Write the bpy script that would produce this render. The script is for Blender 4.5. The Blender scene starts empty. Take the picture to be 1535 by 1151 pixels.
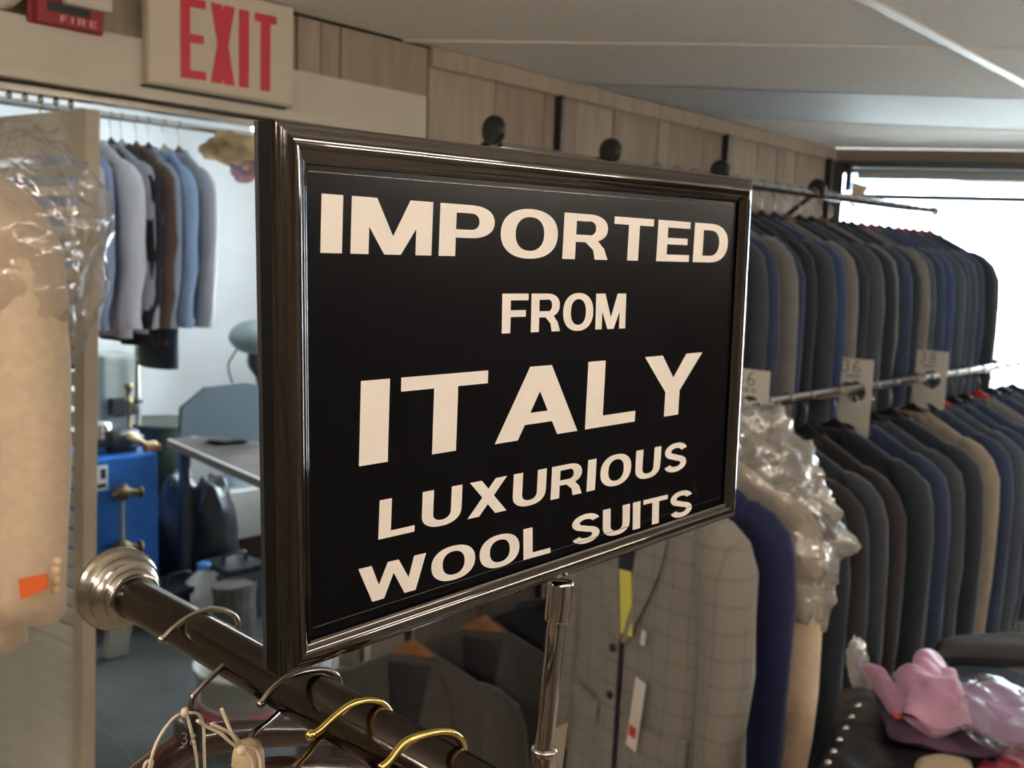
import bpy, bmesh, math, random
from mathutils import Vector, Matrix, noise

S = bpy.context.scene
COL = S.collection
random.seed(7)
PI = math.pi
R = math.radians
V = Vector

# ------------------------------------------------------------------ camera
F = 1450.0; CX = 767.5; CY = 575.5
YAW, PITCH, ROLL = R(46.657), R(-7.004), R(2.155)
CAM = V((0, 0, 1.75))
fwd = V((math.sin(YAW)*math.cos(PITCH), math.cos(YAW)*math.cos(PITCH), math.sin(PITCH)))
_r = V((math.cos(YAW), -math.sin(YAW), 0)); _u = _r.cross(fwd)
rgt = _r*math.cos(ROLL) + _u*math.sin(ROLL)
upv = _u*math.cos(ROLL) - _r*math.sin(ROLL)
cd = bpy.data.cameras.new('camera'); cam = bpy.data.objects.new('camera', cd); COL.objects.link(cam)
cam.matrix_world = Matrix(((rgt.x, upv.x, -fwd.x, CAM.x), (rgt.y, upv.y, -fwd.y, CAM.y), (rgt.z, upv.z, -fwd.z, CAM.z), (0, 0, 0, 1)))
cd.sensor_width = 36; cd.lens = F/1535*36; cd.clip_start = 0.02
cd.dof.use_dof = True; cd.dof.focus_distance = 0.43; cd.dof.aperture_fstop = 17
S.camera = cam

# ------------------------------------------------------------------ world, lights, exposure
w = bpy.data.worlds.new('world'); S.world = w; w.use_nodes = True
bg = w.node_tree.nodes['Background']; bg.inputs[0].default_value = (0.80, 0.90, 1.0, 1); bg.inputs[1].default_value = 11.5
S.view_settings.view_transform = 'Standard'; S.view_settings.look = 'None'
S.view_settings.gamma = 1; S.view_settings.use_curve_mapping = False
S.view_settings.exposure = 1.4

def light(name, kind, loc, energy, color, target=None, size=0.1, spot=None, portal=False, sy=None):
    d = bpy.data.lights.new(name, kind); d.energy = energy; d.color = color
    o = bpy.data.objects.new(name, d); COL.objects.link(o); o.location = loc
    if target is not None:
        o.rotation_euler = (V(target)-V(loc)).to_track_quat('-Z', 'Y').to_euler()
    if kind == 'AREA':
        d.size = size
        if sy: d.shape = 'RECTANGLE'; d.size_y = sy
        if portal: d.cycles.is_portal = True
    elif kind == 'SUN': d.angle = size
    else: d.shadow_soft_size = size
    if spot: d.spot_size = spot; d.spot_blend = .6
    return o
light('sun', 'SUN', (0, 0, 10), 12.0, (1, .96, .9), target=(5.5, 2.5, 3.0), size=R(.6))
WARM = (1.0, .80, .60)

# ------------------------------------------------------------------ pixel helpers (photo px -> world)
def ray(x, y): return rgt*((x-CX)/F) - upv*((y-CY)/F) + fwd
def atY(x, y, Y): v = ray(x, y); return CAM + v*(Y/v.y)
def atX(x, y, X): v = ray(x, y); return CAM + v*(X/v.x)
def atD(x, y, d): return CAM + ray(x, y)*d
def atZ(x, y, z): v = ray(x, y); return CAM + v*((z-CAM.z)/v.z)

# ------------------------------------------------------------------ materials
MATS = {}
def pm(name, col, rough=.6, metal=0., var=0., vscale=20., bump=0., bscale=200., sheen=0., coat=0., stretch=(1, 1, 1), spec=None, col2=None, emit=None, trans=0.):
    if name in MATS: return MATS[name]
    m = bpy.data.materials.new(name); m.use_nodes = True; MATS[name] = m
    nt = m.node_tree; b = nt.nodes['Principled BSDF']
    b.inputs['Base Color'].default_value = (*col, 1); b.inputs['Roughness'].default_value = rough; b.inputs['Metallic'].default_value = metal
    if spec is not None: b.inputs['Specular IOR Level'].default_value = spec
    if sheen: b.inputs['Sheen Weight'].default_value = sheen; b.inputs['Sheen Roughness'].default_value = .4
    if coat: b.inputs['Coat Weight'].default_value = coat; b.inputs['Coat Roughness'].default_value = .12
    if trans: b.inputs['Transmission Weight'].default_value = trans
    if emit: b.inputs['Emission Color'].default_value = (*emit[0], 1); b.inputs['Emission Strength'].default_value = emit[1]
    if var or bump:
        tc = nt.nodes.new('ShaderNodeTexCoord'); mp = nt.nodes.new('ShaderNodeMapping'); mp.inputs['Scale'].default_value = stretch
        nt.links.new(tc.outputs['Object'], mp.inputs[0])
    if var:
        n = nt.nodes.new('ShaderNodeTexNoise'); n.inputs['Scale'].default_value = vscale; n.inputs['Detail'].default_value = 5
        nt.links.new(mp.outputs[0], n.inputs['Vector'])
        r = nt.nodes.new('ShaderNodeValToRGB')
        c2 = col2 or tuple(c*(1-var) for c in col); c1 = col if col2 else tuple(min(1, c*(1+var)) for c in col)
        r.color_ramp.elements[0].position = .3; r.color_ramp.elements[1].position = .7
        r.color_ramp.elements[0].color = (*c2, 1); r.color_ramp.elements[1].color = (*c1, 1)
        nt.links.new(n.outputs[0], r.inputs[0]); nt.links.new(r.outputs[0], b.inputs['Base Color'])
    if bump:
        n = nt.nodes.new('ShaderNodeTexNoise'); n.inputs['Scale'].default_value = bscale; n.inputs['Detail'].default_value = 4
        nt.links.new(mp.outputs[0], n.inputs['Vector'])
        bp = nt.nodes.new('ShaderNodeBump'); bp.inputs['Strength'].default_value = bump; bp.inputs['Distance'].default_value = .002
        nt.links.new(n.outputs[0], bp.inputs['Height']); nt.links.new(bp.outputs[0], b.inputs['Normal'])
    return m

def plastic_film(name, tint, gloss, scale, dif=.3):
    m = bpy.data.materials.new(name); m.use_nodes = True; nt = m.node_tree; nt.nodes.clear()
    out = nt.nodes.new('ShaderNodeOutputMaterial'); mix = nt.nodes.new('ShaderNodeMixShader'); mx2 = nt.nodes.new('ShaderNodeMixShader')
    tr = nt.nodes.new('ShaderNodeBsdfTransparent'); tr.inputs[0].default_value = (*tint, 1)
    gl = nt.nodes.new('ShaderNodeBsdfGlossy'); gl.inputs['Roughness'].default_value = .12
    df = nt.nodes.new('ShaderNodeBsdfDiffuse'); df.inputs[0].default_value = (.8, .79, .77, 1)
    lw = nt.nodes.new('ShaderNodeLayerWeight'); lw.inputs[0].default_value = .35
    n = nt.nodes.new('ShaderNodeTexNoise'); n.inputs['Scale'].default_value = scale; n.inputs['Detail'].default_value = 3; n.inputs['Distortion'].default_value = 1.2
    tc = nt.nodes.new('ShaderNodeTexCoord'); nt.links.new(tc.outputs['Object'], n.inputs['Vector'])
    bp = nt.nodes.new('ShaderNodeBump'); bp.inputs['Strength'].default_value = .9; bp.inputs['Distance'].default_value = .02
    nt.links.new(n.outputs[0], bp.inputs['Height']); nt.links.new(bp.outputs[0], gl.inputs['Normal']); nt.links.new(bp.outputs[0], lw.inputs['Normal'])
    ma = nt.nodes.new('ShaderNodeMath'); ma.operation = 'MULTIPLY_ADD'; ma.inputs[1].default_value = .55; ma.inputs[2].default_value = gloss; ma.use_clamp = True
    nt.links.new(lw.outputs['Facing'], ma.inputs[0])
    mx2.inputs[0].default_value = dif
    nt.links.new(gl.outputs[0], mx2.inputs[1]); nt.links.new(df.outputs[0], mx2.inputs[2])
    nt.links.new(ma.outputs[0], mix.inputs[0]); nt.links.new(tr.outputs[0], mix.inputs[1]); nt.links.new(mx2.outputs[0], mix.inputs[2])
    nt.links.new(mix.outputs[0], out.inputs[0]); MATS[name] = m
    return m

def glass_mat(name):
    m = bpy.data.materials.new(name); m.use_nodes = True; nt = m.node_tree; nt.nodes.clear()
    out = nt.nodes.new('ShaderNodeOutputMaterial'); mix = nt.nodes.new('ShaderNodeMixShader')
    tr = nt.nodes.new('ShaderNodeBsdfTransparent'); tr.inputs[0].default_value = (.95, .98, .98, 1)
    gl = nt.nodes.new('ShaderNodeBsdfGlossy'); gl.inputs['Roughness'].default_value = .02
    fr = nt.nodes.new('ShaderNodeFresnel'); fr.inputs[0].default_value = 1.45
    nt.links.new(fr.outputs[0], mix.inputs[0]); nt.links.new(tr.outputs[0], mix.inputs[1]); nt.links.new(gl.outputs[0], mix.inputs[2]); nt.links.new(mix.outputs[0], out.inputs[0])
    return m

def plaid_mat():
    m = pm('grey plaid wool', (.2, .19, .175), .85, bump=.3, bscale=900, sheen=.2)
    nt = m.node_tree; b = nt.nodes['Principled BSDF']
    tc = nt.nodes.new('ShaderNodeTexCoord'); sep = nt.nodes.new('ShaderNodeSeparateXYZ'); nt.links.new(tc.outputs['Object'], sep.inputs[0])
    def lines(out, period, width):
        a = nt.nodes.new('ShaderNodeMath'); a.operation = 'PINGPONG'; a.inputs[1].default_value = period/2
        nt.links.new(out, a.inputs[0])
        c = nt.nodes.new('ShaderNodeMath'); c.operation = 'LESS_THAN'; c.inputs[1].default_value = width; nt.links.new(a.outputs[0], c.inputs[0])
        return c.outputs[0]
    l1 = lines(sep.outputs['Z'], .05, .004); l2 = lines(sep.outputs['Y'], .04, .003)
    ad = nt.nodes.new('ShaderNodeMath'); ad.operation = 'ADD'; nt.links.new(l1, ad.inputs[0]); nt.links.new(l2, ad.inputs[1])
    mu = nt.nodes.new('ShaderNodeMath'); mu.operation = 'MULTIPLY'; mu.inputs[1].default_value = .5; nt.links.new(ad.outputs[0], mu.inputs[0])
    mx = nt.nodes.new('ShaderNodeMix'); mx.data_type = 'RGBA'; mx.inputs[6].default_value = (.25, .232, .21, 1); mx.inputs[7].default_value = (.185, .172, .157, 1)
    nt.links.new(mu.outputs[0], mx.inputs[0]); nt.links.new(mx.outputs[2], b.inputs['Base Color'])
    return m

CHROME = pm('polished chrome', (.50, .47, .44), .10, 1.)
STEEL = pm('brushed nickel', (.50, .46, .41), .2, 1., bump=.05, bscale=80)
GUNM = pm('dark chrome tube', (.075, .065, .057), .14, 1., var=.15, vscale=40, bump=.05, bscale=150)
BRASS = pm('brass', (.72, .50, .16), .2, 1.)
DARKCHR = pm('darkened chrome wire', (.30, .26, .24), .18, 1.)
BLACKP = pm('black gloss panel', (.003, .003, .0045), .25, spec=.12, bump=.02, bscale=40)
LETTER = pm('cream vinyl lettering', (.84, .775, .71), .6)
WHITEP = pm('warm white paint', (.60, .55, .46), .6, var=.06, vscale=6, bump=.1, bscale=80)
DOORP = pm('beige door paint', (.52, .45, .35), .55, var=.08, vscale=10, bump=.1, bscale=60)
RED = pm('red sign letter', (.62, .035, .06), .5)
REDBOX = pm('red enamel', (.30, .02, .03), .45)
WOODW = pm('weathered oak panelling', (.38, .305, .235), .6, var=.25, vscale=9, stretch=(6, 6, .7), col2=(.30, .235, .175), bump=.25, bscale=60)
WOODW2 = pm('paler oak panelling', (.44, .36, .28), .6, var=.25, vscale=9, stretch=(6, 6, .7), col2=(.36, .29, .22), bump=.25, bscale=60)
TILE = pm('mineral ceiling tile', (.80, .76, .69), .9, var=.08, vscale=120, bump=.6, bscale=180)
TBAR = pm('white ceiling grid metal', (.78, .77, .74), .4)
DIFF = pm('smooth grey light lens', (.60, .63, .63), .6)
FLOORM = pm('worn tan floor', (.32, .26, .20), .6, var=.3, vscale=4, bump=.2, bscale=40)
CONC = pm('grey concrete', (.065, .063, .06), .85, var=.3, vscale=3, bump=.5, bscale=60)
PLASTER = pm('white plaster', (.86, .87, .87), .85, var=.05, vscale=3, bump=.15, bscale=40)
SHOPW = pm('dull brown wall', (.20, .16, .12), .8, var=.08, vscale=4)
BLACKM = pm('black metal', (.012, .012, .014), .45)
BLACKPL = pm('black plastic', (.015, .015, .017), .35)
DARKW = pm('dark brown lacquered wood', (.045, .018, .012), .22, coat=.5, var=.2, vscale=12, stretch=(1, 8, 8))
WOODH = pm('orange brown hanger wood', (.26, .115, .045), .4, var=.2, vscale=15, stretch=(6, 1, 6))
REDH = pm('red plastic hanger', (.45, .03, .04), .4)
STRING = pm('cream cotton string', (.75, .64, .48), .9)
CARD = pm('white card', (.72, .69, .62), .7)
INK = pm('pencil ink', (.12, .11, .11), .8)
LINEN = pm('cream linen', (.66, .51, .36), .9, var=.08, vscale=60, bump=.5, bscale=500, sheen=.2)
LINING = pm('dark lining', (.015, .015, .02), .4)
FILM = plastic_film('clear plastic film', (.97, .97, .97), .16, 9, .3)
FILM2 = plastic_film('cloudy plastic film', (.95, .95, .94), .42, 13, .42)
FILM3 = plastic_film('packet film', (.97, .97, .98), .05, 11, .12)
GLASS = glass_mat('window glass')
PLAID = plaid_mat()
def fabric(name, col, sh=.25): return pm(name, col, .9, var=.12, vscale=30, bump=.35, bscale=700, sheen=sh)
SUIT = dict(navy=fabric('navy wool', (.026, .042, .090)), black=fabric('black wool', (.016, .023, .036)), charcoal=fabric('charcoal wool', (.038, .047, .064)),  # navy, black, charcoal and slate lifted bluish to carry the window haze
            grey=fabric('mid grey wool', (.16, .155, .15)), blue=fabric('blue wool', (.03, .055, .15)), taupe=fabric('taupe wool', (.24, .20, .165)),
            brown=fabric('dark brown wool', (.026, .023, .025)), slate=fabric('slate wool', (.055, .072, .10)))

# ------------------------------------------------------------------ geometry helpers
def off(p):
    o = V((0, 0, 0))
    while p is not None: o += p.location; p = p.parent
    return o
def mesh_data(name, verts, faces, smooth=False):
    me = bpy.data.meshes.new(name); me.from_pydata([tuple(v) for v in verts], [], faces); me.update()
    bm = bmesh.new(); bm.from_mesh(me); bmesh.ops.recalc_face_normals(bm, faces=bm.faces); bm.to_mesh(me); bm.free()
    if smooth: me.polygons.foreach_set('use_smooth', [True]*len(me.polygons))
    return me
def obj(name, g, mat, parent=None, world=True, smooth=False):
    """g=(verts, faces) in world coordinates (or local to the parent when world is False)"""
    vs, fs = g
    if world and parent is not None:
        o_ = off(parent); vs = [V(v)-o_ for v in vs]
    loc = V((0, 0, 0))
    if parent is None:
        vs = [V(v) for v in vs]
        lo = V([min(v[i] for v in vs) for i in range(3)]); hi = V([max(v[i] for v in vs) for i in range(3)])
        loc = V(((lo.x+hi.x)/2, (lo.y+hi.y)/2, lo.z)); vs = [v-loc for v in vs]
    me = mesh_data(name, vs, fs, smooth); me.materials.append(mat)
    o = bpy.data.objects.new(name, me); COL.objects.link(o); o.location = loc; o.parent = parent
    if smooth and name not in ('x',):
        pass
    return o
def thing(name, label, cat, loc=(0, 0, 0), group=None, rz=0):
    o = bpy.data.objects.new(name, None); COL.objects.link(o); o.location = loc; o.rotation_euler = (0, 0, rz); o.empty_display_size = .05
    o['label'] = label; o['category'] = cat
    if group: o['group'] = group
    return o
def tag(o, label, cat, group=None):
    o['label'] = label; o['category'] = cat
    if group: o['group'] = group
    return o
def struct(o): o['kind'] = 'structure'; return o
def join(*gs):
    vs, fs = [], []
    for v, f in gs:
        k = len(vs); vs += list(v); fs += [tuple(i+k for i in q) for q in f]
    return vs, fs
def box(lo, hi):
    (x0, y0, z0), (x1, y1, z1) = lo, hi
    v = [V(p) for p in ((x0, y0, z0), (x1, y0, z0), (x1, y1, z0), (x0, y1, z0), (x0, y0, z1), (x1, y0, z1), (x1, y1, z1), (x0, y1, z1))]
    return v, [(0, 3, 2, 1), (4, 5, 6, 7), (0, 1, 5, 4), (1, 2, 6, 5), (2, 3, 7, 6), (3, 0, 4, 7)]
def bbox_(lo, hi, b=.004):
    """box with bevelled edges"""
    bm = bmesh.new(); v, f = box(lo, hi); vv = [bm.verts.new(p) for p in v]
    for q in f: bm.faces.new([vv[i] for i in q])
    bmesh.ops.bevel(bm, geom=bm.edges[:], offset=b, segments=2, affect='EDGES', profile=.6)
    bm.verts.index_update(); r = ([p.co.copy() for p in bm.verts], [tuple(p.index for p in q.verts) for q in bm.faces]); bm.free(); return r
def xf(g, M): return [M @ V(v) for v in g[0]], g[1]
def loft(rings, cap0=True, cap1=True, closed=True):
    n = len(rings[0]); vs = [p for r in rings for p in r]; fs = []
    for i in range(len(rings)-1):
        for j in range(n if closed else n-1):
            k = (j+1) % n; fs.append((i*n+j, i*n+k, (i+1)*n+k, (i+1)*n+j))
    if cap0 and closed: fs.append(tuple(range(n-1, -1, -1)))
    if cap1 and closed: fs.append(tuple((len(rings)-1)*n+j for j in range(n)))
    return vs, fs
def tube(pts, rad, n=10, sx=1.):
    pts = [V(p) for p in pts]; rings = []
    t0 = (pts[1]-pts[0]).normalized(); a = t0.orthogonal().normalized()
    for i, p in enumerate(pts):
        t = (pts[min(i+1, len(pts)-1)]-pts[max(i-1, 0)]).normalized()
        a = (a-t*a.dot(t)).normalized(); b = t.cross(a)
        r = rad[i] if isinstance(rad, (list, tuple)) else rad
        rings.append([p+(a*math.cos(2*PI*j/n)*sx+b*math.sin(2*PI*j/n))*r for j in range(n)])
    return loft(rings)
def smooth_path(pts, k=6):
    pts = [V(p) for p in pts]; out = []
    for i in range(len(pts)-1):
        p0, p1, p2, p3 = pts[max(i-1, 0)], pts[i], pts[i+1], pts[min(i+2, len(pts)-1)]
        for j in range(k):
            t = j/k; out.append(.5*((2*p1)+(p2-p0)*t+(2*p0-5*p1+4*p2-p3)*t*t+(3*p1-p0-3*p2+p3)*t**3))
    return out+[pts[-1]]
def lathe(prof, org, axis=(0, 0, 1), n=28):
    ax = V(axis).normalized(); a = ax.orthogonal().normalized(); b = ax.cross(a); o = V(org)
    return loft([[o+ax*h+(a*math.cos(2*PI*j/n)+b*math.sin(2*PI*j/n))*r for j in range(n)] for r, h in prof])
def cyl(p, q, r, n=16):
    p, q = V(p), V(q); t = (q-p)*min(.02, .05*r/max((q-p).length, 1e-6)); return tube([p, p+t, p+t*2, q-t*2, q-t, q], r, n)
def ell(c, rx, ry, rz, n=16, m=10, nz=0, seed=0, amp=0.):
    rings = []
    for i in range(m+1):
        t = PI*i/m; t = min(max(t, .02), PI-.02)
        rg = []
        for j in range(n):
            a = 2*PI*j/n; d = V((math.sin(t)*math.cos(a), math.sin(t)*math.sin(a), math.cos(t)))
            k = 1+(amp*noise.noise(d*nz+V((seed, 0, 0))) if amp else 0)
            rg.append(V(c)+V((d.x*rx*k, d.y*ry*k, d.z*rz*k)))
        rings.append(rg)
    return loft(rings)
def prism(poly, d):
    """polygon (list of 3D points) extruded by vector d"""
    n = len(poly); a = [V(p) for p in poly]; b = [p+V(d) for p in a]
    return a+b, [tuple(range(n)), tuple(range(2*n-1, n-1, -1))]+[(i, (i+1) % n, n+(i+1) % n, n+i) for i in range(n)]

# ------------------------------------------------------------------ lettering (flat print cut as shapes)
def rc(x0, y0, x1, y1): return [(x0, y0), (x1, y0), (x1, y1), (x0, y1)]
def arc(cx, cy, rx, ry, tx, ty, a0, a1, n=18, e=2.25):
    out = []; pts = []
    def se(a, A, B):
        c, s = math.cos(a), math.sin(a)
        return cx+A*math.copysign(abs(c)**(2/e), c), cy+B*math.copysign(abs(s)**(2/e), s)
    for i in range(n+1):
        a = R(a0+(a1-a0)*i/n); pts.append((se(a, rx, ry), se(a, rx-tx, ry-ty)))
    for i in range(n): out.append((pts[i][0], pts[i+1][0], pts[i+1][1], pts[i][1]))
    return out
def stroke(path, wd):
    P = [V((x, y, 0)) for x, y in path]; L = []
    for i, p in enumerate(P):
        t = (P[min(i+1, len(P)-1)]-P[max(i-1, 0)]).normalized(); nrm = V((-t.y, t.x, 0))*wd/2
        L.append((tuple((p+nrm)[:2]), tuple((p-nrm)[:2])))
    return [(L[i][0], L[i+1][0], L[i+1][1], L[i][1]) for i in range(len(L)-1)]
def s_path():
    a = [(.345+.25*math.cos(R(t)), .725+.195*math.sin(R(t))) for t in range(12, 256, 12)]
    b = [(.345+.25*math.cos(R(t)), .275+.195*math.sin(R(t))) for t in range(74, -170, -12)]
    return a+b
GL = {
 'I': (.21, [rc(0, 0, .21, 1)]),
 'T': (.72, [rc(0, .83, .72, 1), rc(.26, 0, .46, .83)]),
 'E': (.66, [rc(0, 0, .2, 1), rc(.2, .83, .65, 1), rc(.2, .42, .61, .58), rc(.2, 0, .66, .17)]),
 'F': (.62, [rc(0, 0, .2, 1), rc(.2, .83, .62, 1), rc(.2, .41, .56, .58)]),
 'L': (.60, [rc(0, 0, .2, 1), rc(.2, 0, .6, .17)]),
 'H': (.70, [rc(0, 0, .2, 1), rc(.5, 0, .7, 1), rc(.2, .42, .5, .58)]),
 'D': (.76, [rc(0, 0, .2, 1), rc(.2, .83, .36, 1), rc(.2, 0, .36, .17)]+arc(.36, .5, .40, .5, .2, .17, -90, 90)),
 'P': (.69, [rc(0, 0, .2, 1), rc(.2, .84, .38, 1), rc(.2, .36, .38, .52)]+arc(.38, .68, .31, .32, .2, .16, -90, 90)),
 'R': (.74, [rc(0, 0, .2, 1), rc(.2, .84, .40, 1), rc(.2, .38, .42, .54)]+arc(.40, .69, .32, .31, .2, .15, -90, 90)+[[(.34, .40), (.56, .42), (.66, .26), (.48, .22)], [(.48, .26), (.665, .27), (.74, 0), (.52, 0)]]),
 'O': (.82, arc(.41, .5, .41, .515, .205, .165, 0, 360, 40)),
 'U': (.72, [rc(0, .36, .2, 1), rc(.52, .36, .72, 1)]+arc(.36, .36, .36, .375, .2, .17, 180, 360)),
 'M': (.88, [rc(0, 0, .185, 1), rc(.695, 0, .88, 1), [(.01, 1), (.26, 1), (.53, 0), (.35, 0)], [(.87, 1), (.62, 1), (.35, 0), (.53, 0)]]),
 'A': (.84, [[(0, 0), (.22, 0), (.53, 1), (.31, 1)], [(.84, 0), (.62, 0), (.31, 1), (.53, 1)], rc(.2, .2, .64, .36)]),
 'Y': (.80, [[(0, 1), (.235, 1), (.50, .40), (.30, .40)], [(.80, 1), (.565, 1), (.30, .40), (.50, .40)], rc(.30, 0, .50, .41)]),
 'X': (.78, [[(0, 0), (.23, 0), (.76, 1), (.53, 1)], [(.78, 0), (.55, 0), (.02, 1), (.25, 1)]]),
 'W': (1.12, [[(0, 1), (.21, 1), (.39, 0), (.20, 0)], [(.20, 0), (.39, 0), (.65, 1), (.47, 1)], [(.92, 0), (.73, 0), (.47, 1), (.65, 1)], [(1.12, 1), (.91, 1), (.73, 0), (.92, 0)]]),
 'S': (.69, stroke(s_path(), .185)),
 'e': (.66, [rc(0, 0, .25, 1), rc(.25, .89, .66, 1), rc(.25, .45, .60, .56), rc(.25, 0, .66, .11)]),
 'x': (.78, [[(0, 0), (.36, 0), (.78, 1), (.42, 1)], [(.78, 0), (.42, 0), (0, 1), (.36, 1)]]),
 't': (.72, [rc(0, .89, .72, 1), rc(.20, 0, .52, .89)]),
 'G': (.78, arc(.40, .5, .40, .515, .2, .165, 35, 330, 30)+[rc(.42, .36, .78, .52), rc(.6, 0.04, .78, .4)]),
 '3': (.62, stroke([(.06, .86), (.2, .97), (.42, .95), (.5, .78), (.4, .60), (.24, .54), (.44, .5), (.56, .32), (.46, .1), (.24, .03), (.04, .14)], .10)),
 '6': (.62, stroke([(.48, .96), (.26, .84), (.1, .55), (.06, .25), (.2, .04), (.42, .04), (.56, .22), (.48, .42), (.28, .47), (.1, .34)], .10)),
 '8': (.62, stroke([(.30, .52), (.08, .72), (.12, .92), (.32, .98), (.52, .88), (.48, .68), (.30, .52), (.08, .32), (.08, .1), (.3, .02), (.54, .1), (.54, .34), (.30, .52)], .10)),
}
def text_geo(s, org, ex, ey, width, height, track=.10, space=.34):
    """lay the word from org along ex (width metres in all), letters height metres high along ey"""
    tot = sum((GL[c][0] if c != ' ' else space) for c in s)+track*(len(s)-1)
    k = width/tot; vs, fs = [], []; x = 0; ex, ey, org = V(ex), V(ey), V(org)
    for c in s:
        if c == ' ': x += space+track; continue
        wd, polys = GL[c]
        for i_, p in enumerate(polys):
            nn = ex.cross(ey).normalized()*(0 if isinstance(p, tuple) else .000015*(1+i_ % 5))
            a = len(vs); vs += [org+nn+ex*((x+q[0])*k)+ey*(q[1]*height) for q in p]; fs.append(tuple(range(a, a+len(p))))
        x += wd+track
    return vs, fs

# ================================================================== SETTING
CEIL = 2.285; WY = 1.9
OX0, OX1, OZ = .42, 1.49, 2.05                          # door opening in the back wall
WC = V((3.93, WY, 0)); WD = V((.526, -.850, 0)).normalized(); WN = V((-WD.y, WD.x, 0))*1.0   # window wall start, direction
if WN.x < 0: WN = -WN                                     # points outdoors
def wp(s, z, n=0.): return WC+WD*s+WN*n+V((0, 0, z))
WEND = wp(2.7, 0)

fl = struct(obj('floor', box((-2.6, -2.6, -.05), (6.2, WY, 0)), FLOORM))
wall = struct(obj('wall_back', join(box((-2.6, WY+.012, 0), (OX0, WY+.1, CEIL)), box((OX1, WY+.012, 0), (4.05, WY+.1, CEIL)), box((OX0, WY+.012, OZ), (OX1, WY+.1, CEIL))), SHOPW))
# vertical boards of the panelling, each a part of the wall
edges = [-2.6, -2.2, -1.8, -1.4, -1.0, -.6, -.2, .1, .42, .70, .82, .93, 1.10, 1.27, 1.335, 1.39, 1.66, 1.90, 2.10, 2.24, 2.42, 2.60, 2.66, 2.72, 2.93, 3.12, 3.30, 3.45, 3.52, 3.60, 3.93]
for i in range(len(edges)-1):
    a, b = edges[i], edges[i+1]
    z0 = OZ if (a >= OX0-.01 and b <= OX1+.2) else 0
    d = .003*random.random()
    struct(obj('panel_board', bbox_((a+.002, WY-.003-d, z0), (b-.002, WY+.0119, CEIL-.005), .0015), WOODW2 if i % 3 == 1 else WOODW, wall))
struct(obj('trim_1', bbox_((1.66, WY-.022, CEIL-.05), (3.92, WY-.006, CEIL-.001), .004), WOODW2))
# door casing: header board with a lip, right upright
struct(obj('trim_2', join(bbox_((-.3, WY-.03, OZ+.004), (1.635, WY-.0062, OZ+.108), .002), bbox_((-.3, WY-.044, OZ-.004), (1.60, WY-.028, OZ+.016), .002)), WHITEP))
struct(obj('trim_3', bbox_((OX1, WY-.03, 0), (1.605, WY-.0062, OZ+.004), .002), WHITEP))
struct(obj('wall_left', box((-2.7, -2.6, 0), (-2.6, WY+.1, CEIL)), SHOPW))
struct(obj('wall_front', box((-2.7, -2.7, 0), (5.4, -2.6, CEIL)), SHOPW))
struct(obj('wall_right', box((WEND.x, -2.7, 0), (WEND.x+.1, WEND.y, CEIL)), SHOPW))
# window wall: low wall, lintel, end pier
def wbox(s0, s1, z0, z1, n0, n1, b=0.):
    g = bbox_((s0, n0, z0), (s1, n1, z1), b) if b else box((s0, n0, z0), (s1, n1, z1))
    return [WC+WD*v[0]+WN*v[1]+V((0, 0, v[2])) for v in g[0]], g[1]
struct(obj('wall_window', join(wbox(-.05, 2.75, 0, .62, .0, .12), wbox(-.05, 2.75, 2.235, CEIL, .0, .12), wbox(2.45, 2.75, .62, 2.235, .0, .12), wbox(-.12, -.0, .62, 2.235, .0, .12)), SHOPW))
DARKF = pm('dark bronze frame', (.03, .028, .027), .4)
wf = struct(obj('window_1', join(wbox(0, .05, .62, 2.235, .02, .09, .003), wbox(2.4, 2.45, .62, 2.235, .02, .09, .003), wbox(.05, 2.4, 2.19, 2.235, .02, .09, .003), wbox(.05, 2.4, .62, .67, .02, .09, .003)), DARKF))
struct(obj('transom_bar', wbox(.05, 2.4, 2.085, 2.105, .03, .08, .003), DARKF, wf))
struct(obj('mullion', wbox(1.35, 1.39, .67, 2.085, .03, .08, .003), DARKF, wf))
struct(obj('pane', wbox(.05, 1.35, .67, 2.085, .052, .056), GLASS, wf)); struct(obj('pane', wbox(1.39, 2.4, .67, 2.085, .052, .056), GLASS, wf))
struct(obj('pane', wbox(.05, 2.4, 2.105, 2.19, .052, .056), GLASS, wf))
struct(obj('window_sill', wbox(-.0, 2.5, .60, .622, -.10, .03, .003), WHITEP, wf))
pl = light('window_portal', 'AREA', wp(1.22, 1.43, .11), 1, (1, 1, 1), target=wp(1.22, 1.43, -1), size=2.4, sy=1.6, portal=True)
# roller valance with bracket inside the top of the window
rv = thing('roller_blind', 'rolled grey shade under a dark valance along the window top', 'blind', wp(.9, 2.15, -.03))
obj('valance', wbox(.06, 2.3, 2.205, 2.232, -.055, .012, .004), BLACKPL, rv)
obj('roll', cyl(wp(.10, 2.18, -.025), wp(2.26, 2.18, -.025), .02), pm('grey shade cloth', (.3, .3, .3), .8), rv, smooth=True)
obj('bracket', wbox(.055, .075, 2.11, 2.21, -.05, .012, .003), BLACKPL, rv)
obj('pull_cloth', prism([wp(.08, 2.15, -.02), wp(.15, 2.13, -.02), wp(.10, 2.04, -.02), wp(.08, 2.05, -.02)], WN*.004), pm('beige webbing', (.6, .45, .28), .8), rv)

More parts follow.
